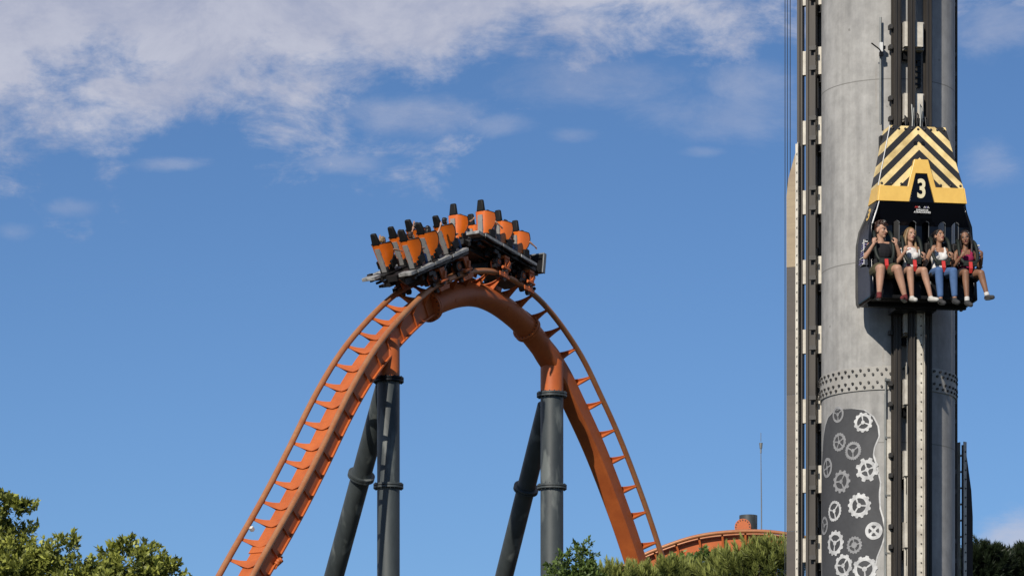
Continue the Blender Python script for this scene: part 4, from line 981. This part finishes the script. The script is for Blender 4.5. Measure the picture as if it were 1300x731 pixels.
def make_car(label):
    car = thing('coaster_car', label, 'roller coaster car', (0,0,0), 0, 'cars of the coaster train'); rnd = random.Random(11)
    mb = MB(); mb.box((.15, 0, FZ-.14), (3.1, .34, .16)); mb.box((.3, 0, FZ-.27), (2.9, .66, .14)); mb.box((.75, 0, .14), (1.9, .62, .2))
    for x in (-1.25,-.75,-.25,.25,.75,1.25): mb.box((x, 0, FZ-.10), (.10, 1.72, .10))
    for y in (-.8,-.4,.4,.8): mb.box((.15, y, FZ-.12), (3.0, .07, .09))
    for k in range(80):
        p = (rnd.uniform(-1.4, 1.5), rnd.choice((-1, 1))*rnd.uniform(.05, .8), FZ-rnd.uniform(.10, .40)); mb.box(p, (rnd.uniform(.08,.35), rnd.uniform(.05,.22), rnd.uniform(.04,.16)), None, rnd.choice((0,0,0,1)))
    for k in range(26):
        y = rnd.uniform(-.8, .8); x = rnd.uniform(-1.3, .9); mb.tube([(x, y, FZ-.2), (x+.2, y+rnd.uniform(-.1,.1), FZ-.34), (x+.45, y, FZ-.26), (x+.6, y, FZ-.16)], .018, 6, rnd.choice((0, 1, 2)))
    for s in (-1, 1): mb.prism([(-1.5,-.16),(-1.2,-.40),(1.2,-.40),(1.55,-.16)], Vector((1,0,0)), UP, Vector((0,1,0)), (0, s*.30, FZ), .05)
    mb.build('chassis', [M['chassis'], M['black'], M['galv']], car, 40)
    for s in (-1, 1):
        mb = MB()
        for k, x in enumerate((-.99, 0, .99)):
            mb.box((x+.10, s*.58, FZ-.03), (.90, .62, .05)); mb.box((x+.10, s*.90, FZ-.05), (.86, .03, .10)); mb.box((x-.25, s*.86, FZ+.02), (.16, .12, .10)); mb.tube([(x-.3, s*.93, FZ-.06), (x+.1, s*.96, FZ-.12), (x+.5, s*.93, FZ-.06)], .02, 6)
        mb.build('floor_panel', M['chassis'], car, 0, .008)
        mb = MB()
        for k, x in enumerate((-.99, 0, .99)):
            mb.box((x+.36, s*.63, FZ+.012), (.44, .50, .03), Matrix.Rotation(R(-4), 3, 'Y')); mb.box((x+.10, s*.93, FZ-.015), (.955-.03*k, .03, .085)); mb.box((x+.12, s*.87, FZ+.004), (.90, .10, .02))
        mb.box((-1.50, s*.66, FZ-.02), (.34, .46, .10))
        mb.build('foot_plate', M['floor'], car, 0, .008)
    for x in ROWX:
        for s in (-1, 1): make_seat(car, (x, s*SEATY, FZ), s)
    for x in BOGX:
        for s in (-1, 1):
            mb = MB(); y = s*GA
            mb.prism([(-.36,.20),(-.22,.36),(.22,.36),(.36,.20),(.30,.0),(-.30,.0)], Vector((1,0,0)), UP, Vector((0,1,0)), (x, y-s*.14, 0), .05)
            mb.prism([(-.10,.42),(.14,.42),(.20,.10),(.10,-.22),(-.06,-.22),(-.02,.10)], Vector((1,0,0)), UP, Vector((0,1,0)), (x, y+s*.17, 0), .05)
            mb.prism([(-.30,-.10),(.28,-.10),(.24,-.22),(-.26,-.22)], Vector((1,0,0)), UP, Vector((0,1,0)), (x, y+s*.17, 0), .04)
            mb.box((x, y+s*.02, .40), (.26, .40, .08)); mb.box((x, y*.55, .36), (.16, .5, .12)); mb.tube([(x-.2, y+s*.20, .05), (x+.2, y+s*.20, .05)], .05, 8); mb.box((x+.1, y+s*.21, .2), (.1, .06, .22), Matrix.Rotation(.5, 3, 'Y'))
            mb.cyl((x+.34, y+s*.10, .0), (x+.40, y+s*.10, .0), .05, 8, 1); mb.box((x-.42, y+s*.06, .02), (.14, .12, .12), None, 1)
            wc = mb.build('wheel_carrier', [M['orange'], M['black']], car, 40, .006)
            for dx in (-.22, .22):
                w = MB(); w.cyl((x+dx, y-.07, .225), (x+dx, y+.07, .225), .155, 22, 0); w.cyl((x+dx, y-.085, .225), (x+dx, y+.085, .225), .085, 14, 2); w.cyl((x+dx, y-.10, .225), (x+dx, y+.10, .225), .03, 8, 1); w.build('wheel', [M['wheel'], M['galv'], M['orange']], wc, 40)
                w = MB(); w.cyl((x+dx*.8, y-.05, -.165), (x+dx*.8, y+.05, -.165), .095, 16, 0); w.build('wheel', [M['wheel'], M['galv']], wc, 40)
            w = MB(); w.cyl((x, y+s*.15, -.05), (x, y+s*.15, .05), .09, 16, 0); w.build('wheel', [M['wheel'], M['galv']], wc, 40)
    return car
def car_at(car, u):
    i = hill.near(u); c, T, Nn = hill.frame(i)
    a, b = hill.pt(hill.near(u-.66), 0, NR+.085), hill.pt(hill.near(u+.66), 0, NR+.085); T = (b-a).normalized(); Nn = T.cross(LT)
    m = Matrix((T, LT, Nn)).transposed().to_4x4(); m.translation = (a+b)/2-T*(.64 if u < 0 else .80)-Nn*(.04 if u < 0 else 0); car.matrix_world = m; return m
U_REAR, U_FRONT = -1.93, 1.30
car1 = make_car('rear coaster car with orange bucket seats, tilted up the ascending rails'); car2 = copy_tree(car1); car2['label'] = 'front coaster car with black nose box, tipping over the crest'
m1 = car_at(car1, U_REAR); m2 = car_at(car2, U_FRONT)
mb = MB(); mb.box((1.98, -.42, FZ+.16), (.14, .95, .58), None, 0); mb.box((1.98, -.42, FZ+.47), (.16, 1.0, .05), None, 1); mb.box((1.98, -.91, FZ+.16), (.15, .03, .60), None, 1); mb.box((1.65, 0, FZ-.08), (.75, 1.5, .06), None, 0); mb.box((1.95, 0, FZ-.14), (.3, 1.3, .04), None, 1); mb.box((1.60, .1, FZ+.0), (.45, .7, .2), None, 0); mb.tube([(1.7,-.55,FZ-.1),(1.85,-.5,FZ+.35)], .03, 8, 0)
mb.build('nose_box', [M['black'], M['mast']], car2, 0, .012)
mb = MB(); mb.tube([(1.5, 0, FZ-.22), (2.05, 0, FZ-.22)], .07, 10); mb.build('coupling', M['chassis'], car1)

# riders on the train: three poses, varied clothes
POSES = [dict(th=.98, w=1.0, hair='short', top='tee', bot='long', armL=dict(el=(-.27,-.16,.30), wr=(-.15,-.36,.34), f=(.2,-1,.1), p=(0,.2,-1)), armR=dict(el=(.27,-.16,.30), wr=(.15,-.36,.34), f=(-.2,-1,.1), p=(0,.2,-1)),
              legL=dict(kn=(-.13,-.45,.10), an=(-.14,-.52,-.15)), legR=dict(kn=(.13,-.45,.10), an=(.14,-.52,-.15))),
         dict(th=.95, w=.9, hair='long', top='tee', bot='short', yaw=10, bust=1, armL=dict(el=(-.30,-.14,.62), wr=(-.30,-.30,.80), f=(0,-.3,1), p=(0,-1,0), curl=.3), armR=dict(el=(.25,-.16,.28), wr=(.16,-.36,.32), f=(-.2,-1,.1), p=(0,.2,-1)),
              legL=dict(kn=(-.12,-.44,.10), an=(-.13,-.50,-.15)), legR=dict(kn=(.12,-.44,.10), an=(.13,-.50,-.15))),
         dict(th=.97, w=.95, hair='tied', top='tee', bot='short', yaw=-20, armL=dict(el=(-.34,-.02,.42), wr=(-.42,-.22,.36), f=(-.2,-1,-.2), p=(0,.2,-1), curl=.5), armR=dict(el=(.34,-.10,.60), wr=(.30,-.26,.80), f=(0,-.3,1), p=(0,-1,0), curl=.3),
              legL=dict(kn=(-.13,-.45,.10), an=(-.14,-.52,-.15)), legR=dict(kn=(.13,-.45,.10), an=(.14,-.52,-.15)))]
protos = {}
tops = ['cloth_blue','tee_white','cloth_grey','tee_black','cloth_red','tee_white','cloth_green','tee_black','cloth_grey','tee_white','cloth_blue','tee_black']
top_word = dict(cloth_blue='blue', tee_white='white', cloth_grey='grey', tee_black='black', cloth_red='red', cloth_green='green')
hairs = ['hair_brown','hair_blond','hair_dark','hair_brown','hair_dark','hair_dark']
k = 0
for car, cm, cname in ((car1, m1, 'rear'), (car2, m2, 'front')):
    for ri, x in enumerate(ROWX):
        for s in (-1, 1):
            pz = (k*2+(k//3)) % 3; base = cm @ Matrix.Translation((x+.17, s*SEATY, FZ+.24)) @ Matrix.Rotation(R(90), 4, 'Z') @ Matrix.Rotation(R(9), 4, 'X') @ Matrix.Diagonal((.92, .92, .92, 1))
            lab = f"coaster rider in {top_word[tops[k]]} shirt on the {'near' if s < 0 else 'far'} seat of the {cname} car's {('last','middle','first')[ri]} row"
            mt_ = dict(skin=['skin_fair','skin_mid'][k % 2], hair=hairs[k % 6], top=tops[k], bot=['jeans','shorts_black','shorts_olive'][pz], shoe=['shoe_grey','shoe_white'][k % 2])
            if pz not in protos: protos[pz] = person(lab, 'riders on the coaster train', mt_, POSES[pz], base, .42); r_ = protos[pz]
            else:
                r_ = copy_tree(protos[pz]); r_.matrix_world = base; r_['label'] = lab
                for ch in r_.children:
                    kind = ch.name.split('.')[0]; key = {'body': mt_['skin'], 'shirt': mt_['top'], 'hair': mt_['hair'], 'shoe': mt_['shoe']}.get(kind)
                    if key: ch.data = ch.data.copy(); ch.data.materials[0] = M[key]
                    if kind == 'body': ch.data.materials[3] = M[mt_['hair']]
            k += 1

# ------------------------------------------------------------------ trees
def leaf_mesh(name, P, A, U, ln, wd, tint, mat, parent, fold=.0):
    """P bases, A axis directions, U side directions (n x 3 arrays): one pointed leaf each"""
    n = len(P); A = A/np.linalg.norm(A, axis=1, keepdims=True); U = U-A*(U*A).sum(1, keepdims=True); U = U/(np.linalg.norm(U, axis=1, keepdims=True)+1e-9)
    v = np.empty((n, 4, 3)); v[:,0] = P; v[:,1] = P+A*ln[:,None]*.45+U*wd[:,None]*.5; v[:,2] = P+A*ln[:,None]; v[:,3] = P+A*ln[:,None]*.45-U*wd[:,None]*.5
    me = bpy.data.meshes.new(name); me.vertices.add(n*4); me.vertices.foreach_set('co', v.ravel()); me.loops.add(n*4); me.loops.foreach_set('vertex_index', np.arange(n*4, dtype=np.int32))
    me.polygons.add(n); me.polygons.foreach_set('loop_start', np.arange(0, n*4, 4, dtype=np.int32)); me.update(calc_edges=True)
    at_ = me.attributes.new('tint', 'FLOAT', 'FACE'); at_.data.foreach_set('value', tint.astype(np.float32)); me.materials.append(mat)
    o = bpy.data.objects.new(name, me); COL.objects.link(o); o.parent = parent; return o
def wood(root, base_r, top, limbs, name='trunk', lean=(0,0)):
    mb = MB(); h = top
    pts = [Vector((lean[0]*(t**1.5)+.06*sin(t*9), lean[1]*t+.05*cos(t*7), h*t)) for t in [i/8 for i in range(9)]]
    mb.tube(pts, [base_r*(1-.8*i/8)*(1.35 if i == 0 else 1) for i in range(9)], 10)
    for e in limbs:
        e = Vector(e); s0 = pts[max(2, min(7, int(8*(e.z*.62)/h)))]; mid = s0.lerp(e, .5)+Vector((0,0,-.05*(e-s0).length)); mb.tube([s0, mid, e], [base_r*.34, base_r*.2, base_r*.05], 6)
    return mb.build(name, M['bark'], root, 60)
def broadleaf(label, base, lobes, mat, sprays=70, leaves=34, ll=.075, group=None, seed=1, up=.55, trunk_r=.16):
    """lobes: (dx,dy,z,r). Each lobe bristles with leafy shoots that point outward and up"""
    rng = np.random.default_rng(seed); root = thing('broadleaf_tree', label, 'tree', base, 0, group)
    Ps, As, Us, ls, ws, ts = [], [], [], [], [], []
    for (dx, dy, z, r) in lobes:
        ns = int(sprays*(r/.6)**2)
        d = rng.normal(size=(ns, 3)); d[:,2] = np.abs(d[:,2])*1.0-.25; d /= np.linalg.norm(d, axis=1, keepdims=True)
        for q in d:
            st_ = np.array((dx, dy, z))+q*r*rng.uniform(.35, .9)*np.array((1,1,.9)); ax = q*.75+np.array((0,0,up))+rng.normal(size=3)*.25; ax /= np.linalg.norm(ax)
            L_ = max(.16, r*rng.uniform(.3, .7)); so_ = rng.normal(0, .20); n = int(leaves*rng.uniform(.6, 1.3)); t = rng.random(n)**.8
            P = st_+ax*(t*L_)[:,None]+rng.normal(size=(n,3))*.035*(1.25-t)[:,None]*(r/.4)**.5
            A = ax*rng.uniform(.4,1.1,size=(n,1))+rng.normal(size=(n,3))*.5
            Ps.append(P); As.append(A); Us.append(rng.normal(size=(n,3))); s_ = rng.uniform(.6,1.2,size=n); s_ = s_*rng.uniform(.75, 1.25); ls.append(ll*s_); ws.append(ll*.48*s_)
            ts.append(np.clip(rng.normal(.46,.17,n)+.35*(t-.5)+so_, 0, 1))  # darker toward the shoot base: inner crown shade put into the tint
    leaf_mesh('crown', np.concatenate(Ps), np.concatenate(As), np.concatenate(Us), np.concatenate(ls), np.concatenate(ws), np.concatenate(ts), mat, root)
    top = max(l[2] for l in lobes); wood(root, trunk_r, top-1.0, [(l[0], l[1], l[2]-.25) for l in lobes if l[2] > top-2.5])
    return root
def lobes_from(pxs, Y, base, dy=.5, rng=random.Random(5), fill=10, sag=1.2):
    """crown lobes: tops at surveyed outline points, then fillers lower down"""
    out = []
    for (px, py, rpx) in pxs:
        r = rpx*Y/FPX; p = site(px, py, Y); out.append((p.x-base[0], rng.uniform(-dy, dy)*.4, p.z-r*1.25-.08, r))
    n = len(out)
    for k in range(fill):
        l = rng.choice(out[:n]); out.append((l[0]+rng.uniform(-.5, .5), rng.uniform(-dy, dy), l[2]-rng.uniform(.3, sag), l[3]*rng.uniform(.8, 1.3)))
    return out
Y1 = 52.
b1 = site(-25, 700, Y1); b1.z = 0
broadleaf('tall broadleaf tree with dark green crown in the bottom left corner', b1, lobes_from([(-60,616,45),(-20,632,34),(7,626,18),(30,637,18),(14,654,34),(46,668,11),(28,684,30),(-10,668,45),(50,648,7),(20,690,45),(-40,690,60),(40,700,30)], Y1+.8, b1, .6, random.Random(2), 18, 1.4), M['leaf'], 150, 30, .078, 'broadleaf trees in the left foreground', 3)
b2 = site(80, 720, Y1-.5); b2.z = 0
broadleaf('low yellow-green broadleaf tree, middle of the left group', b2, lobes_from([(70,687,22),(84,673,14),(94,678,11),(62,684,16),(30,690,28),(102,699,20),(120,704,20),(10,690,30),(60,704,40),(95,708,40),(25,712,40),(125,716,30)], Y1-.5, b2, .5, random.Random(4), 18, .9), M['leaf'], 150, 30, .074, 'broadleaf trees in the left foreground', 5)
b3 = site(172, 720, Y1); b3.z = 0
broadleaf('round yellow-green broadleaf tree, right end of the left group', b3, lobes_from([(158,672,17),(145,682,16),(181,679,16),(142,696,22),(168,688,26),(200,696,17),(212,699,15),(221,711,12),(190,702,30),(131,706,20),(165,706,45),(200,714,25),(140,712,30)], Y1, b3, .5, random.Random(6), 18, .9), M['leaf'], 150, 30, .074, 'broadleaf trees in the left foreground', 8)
Y4 = 62.
b4 = site(730, 720, Y4); b4.z = 0
broadleaf('small dark-leaved tree tip in front of the right column', b4, lobes_from([(739,684,6),(744,690,7),(735,694,6),(742,699,8),(717,700,7),(711,706,7),(708,713,9),(742,708,12),(748,712,10),(727,715,12),(704,722,9),(752,722,9),(735,722,18),(716,722,14)], Y4, b4, .3, random.Random(8), 8, .9), M['leaf_dark'], 380, 26, .062, None, 11, .6, .06)
b5 = site(885, 720, 84); b5.z = 0
broadleaf('dark glossy-leaved tree poking up between the pines', b5, lobes_from([(885,698,9),(896,694,9),(905,700,9),(866,698,8),(858,704,7),(890,708,12),(873,708,11)], 84, b5, .3, random.Random(9), 8, 1.0), M['leaf_dark'], 260, 34, .085, None, 12, .6, .06)

def pine(label, base, crown, mat, shoots=260, needles=70, nl=.15, seed=1, group=None, kind='pine_tree', cw=.015, candle=.8):
    """crown: domes (dx,dy,ztop,rx,rz); shoots stand on the dome, needles sweep forward along each shoot"""
    rng = np.random.default_rng(seed); root = thing(kind, label, 'tree', base, 0, group); Ps, As, Us, ls, ws, ts = [], [], [], [], [], []
    tips = []
    for (dx, dy, zt_, rx, rz) in crown:
        for q in range(int(shoots*rx*rx/1.2)):
            a = rng.uniform(0, 2*pi); rr_ = math.sqrt(rng.random()); x, y = rx*rr_*cos(a), rx*rr_*sin(a); dep = abs(rng.normal(0, .20)) if q % 3 else rng.uniform(.1, .9)
            z = zt_-rz*(1-math.sqrt(max(0, 1-rr_*rr_)))-dep+rng.normal(0, .04)+.12*mnoise.noise(Vector((x*2.2+dx, y*2.2, seed)))
            out = np.array((x/rx*.9, y/rx*.9, 1.0))+rng.normal(size=3)*.28; out /= np.linalg.norm(out); sl = rng.uniform(.16, .34); st_ = np.array((dx+x, dy+y, z))-out*sl
            n = int(needles*rng.uniform(.7, 1.2)); t = rng.random(n); rad = rng.normal(size=(n, 3)); rad -= out*(rad@out)[:,None]; rad /= np.linalg.norm(rad, axis=1, keepdims=True)
            P = st_+out*(t*sl)[:,None]; A = out*(.55+.8*t)[:,None]+rad*rng.uniform(.5, 1.0, size=(n,1))*(1.15-.6*t)[:,None]
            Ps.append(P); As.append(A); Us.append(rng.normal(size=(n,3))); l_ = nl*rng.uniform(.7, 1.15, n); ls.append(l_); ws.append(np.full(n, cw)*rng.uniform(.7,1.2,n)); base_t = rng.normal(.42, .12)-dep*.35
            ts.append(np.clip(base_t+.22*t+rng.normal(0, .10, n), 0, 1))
            if rng.random() < candle and dep < .25:          # pale new growth
                n2 = 10; P = np.repeat((st_+out*sl)[None], n2, 0)+rng.normal(size=(n2,3))*.006; A = np.repeat((out*.5+np.array((0,0,.9)))[None], n2, 0)+rng.normal(size=(n2,3))*.12
                Ps.append(P); As.append(A); Us.append(rng.normal(size=(n2,3))); ls.append(rng.uniform(.10,.19,n2)); ws.append(np.full(n2, cw*1.9)); ts.append(np.clip(rng.normal(.92,.06,n2), 0, 1))
        tips += [(dx+rx*.5*cos(q_), dy+rx*.5*sin(q_), zt_-.5*rz-.3) for q_ in (0, 1.6, 3.1, 4.7)]
    leaf_mesh('crown', np.concatenate(Ps), np.concatenate(As), np.concatenate(Us), np.concatenate(ls), np.concatenate(ws), np.concatenate(ts), mat, root)
    wood(root, .2, max(c[2] for c in crown)*.94, tips); return root
PG = 'pines in front of the track'
def pine_at(px, py, Y, label, domes, **kw):
    b = site(px, py, Y); cr_ = []
    for (qx, qy, rx, rz) in domes: p = site(qx, qy, Y); cr_.append((p.x-b.x, random.uniform(-.4,.4), p.z, rx, rz))
    b.z = 0; return pine(label, b, cr_, **kw)
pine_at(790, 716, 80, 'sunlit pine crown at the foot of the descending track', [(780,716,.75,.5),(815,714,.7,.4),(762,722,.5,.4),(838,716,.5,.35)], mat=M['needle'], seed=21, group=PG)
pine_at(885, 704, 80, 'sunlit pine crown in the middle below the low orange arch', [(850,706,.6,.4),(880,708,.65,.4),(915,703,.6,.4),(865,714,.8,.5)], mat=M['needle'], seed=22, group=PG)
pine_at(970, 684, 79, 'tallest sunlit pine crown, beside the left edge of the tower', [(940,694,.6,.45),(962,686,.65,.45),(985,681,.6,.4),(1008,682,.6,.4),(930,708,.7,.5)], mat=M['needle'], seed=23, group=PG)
pine_at(1245, 688, 96, 'dark shaded pine just right of the tower', [(1246,688,.75,.6),(1228,697,.7,.6),(1262,692,.6,.5),(1236,712,.9,.6)], mat=M['needle_shaded'], seed=24, group='dark pines right of the tower', nl=.17, cw=.02, candle=.0, shoots=330)
pine_at(1292, 690, 97, 'dark shaded pine at the right edge of the picture', [(1285,693,.7,.6),(1305,688,.8,.6),(1330,700,.9,.7),(1275,704,.7,.6)], mat=M['needle_shaded'], seed=25, group='dark pines right of the tower', nl=.17, cw=.02, candle=.0, shoots=330)
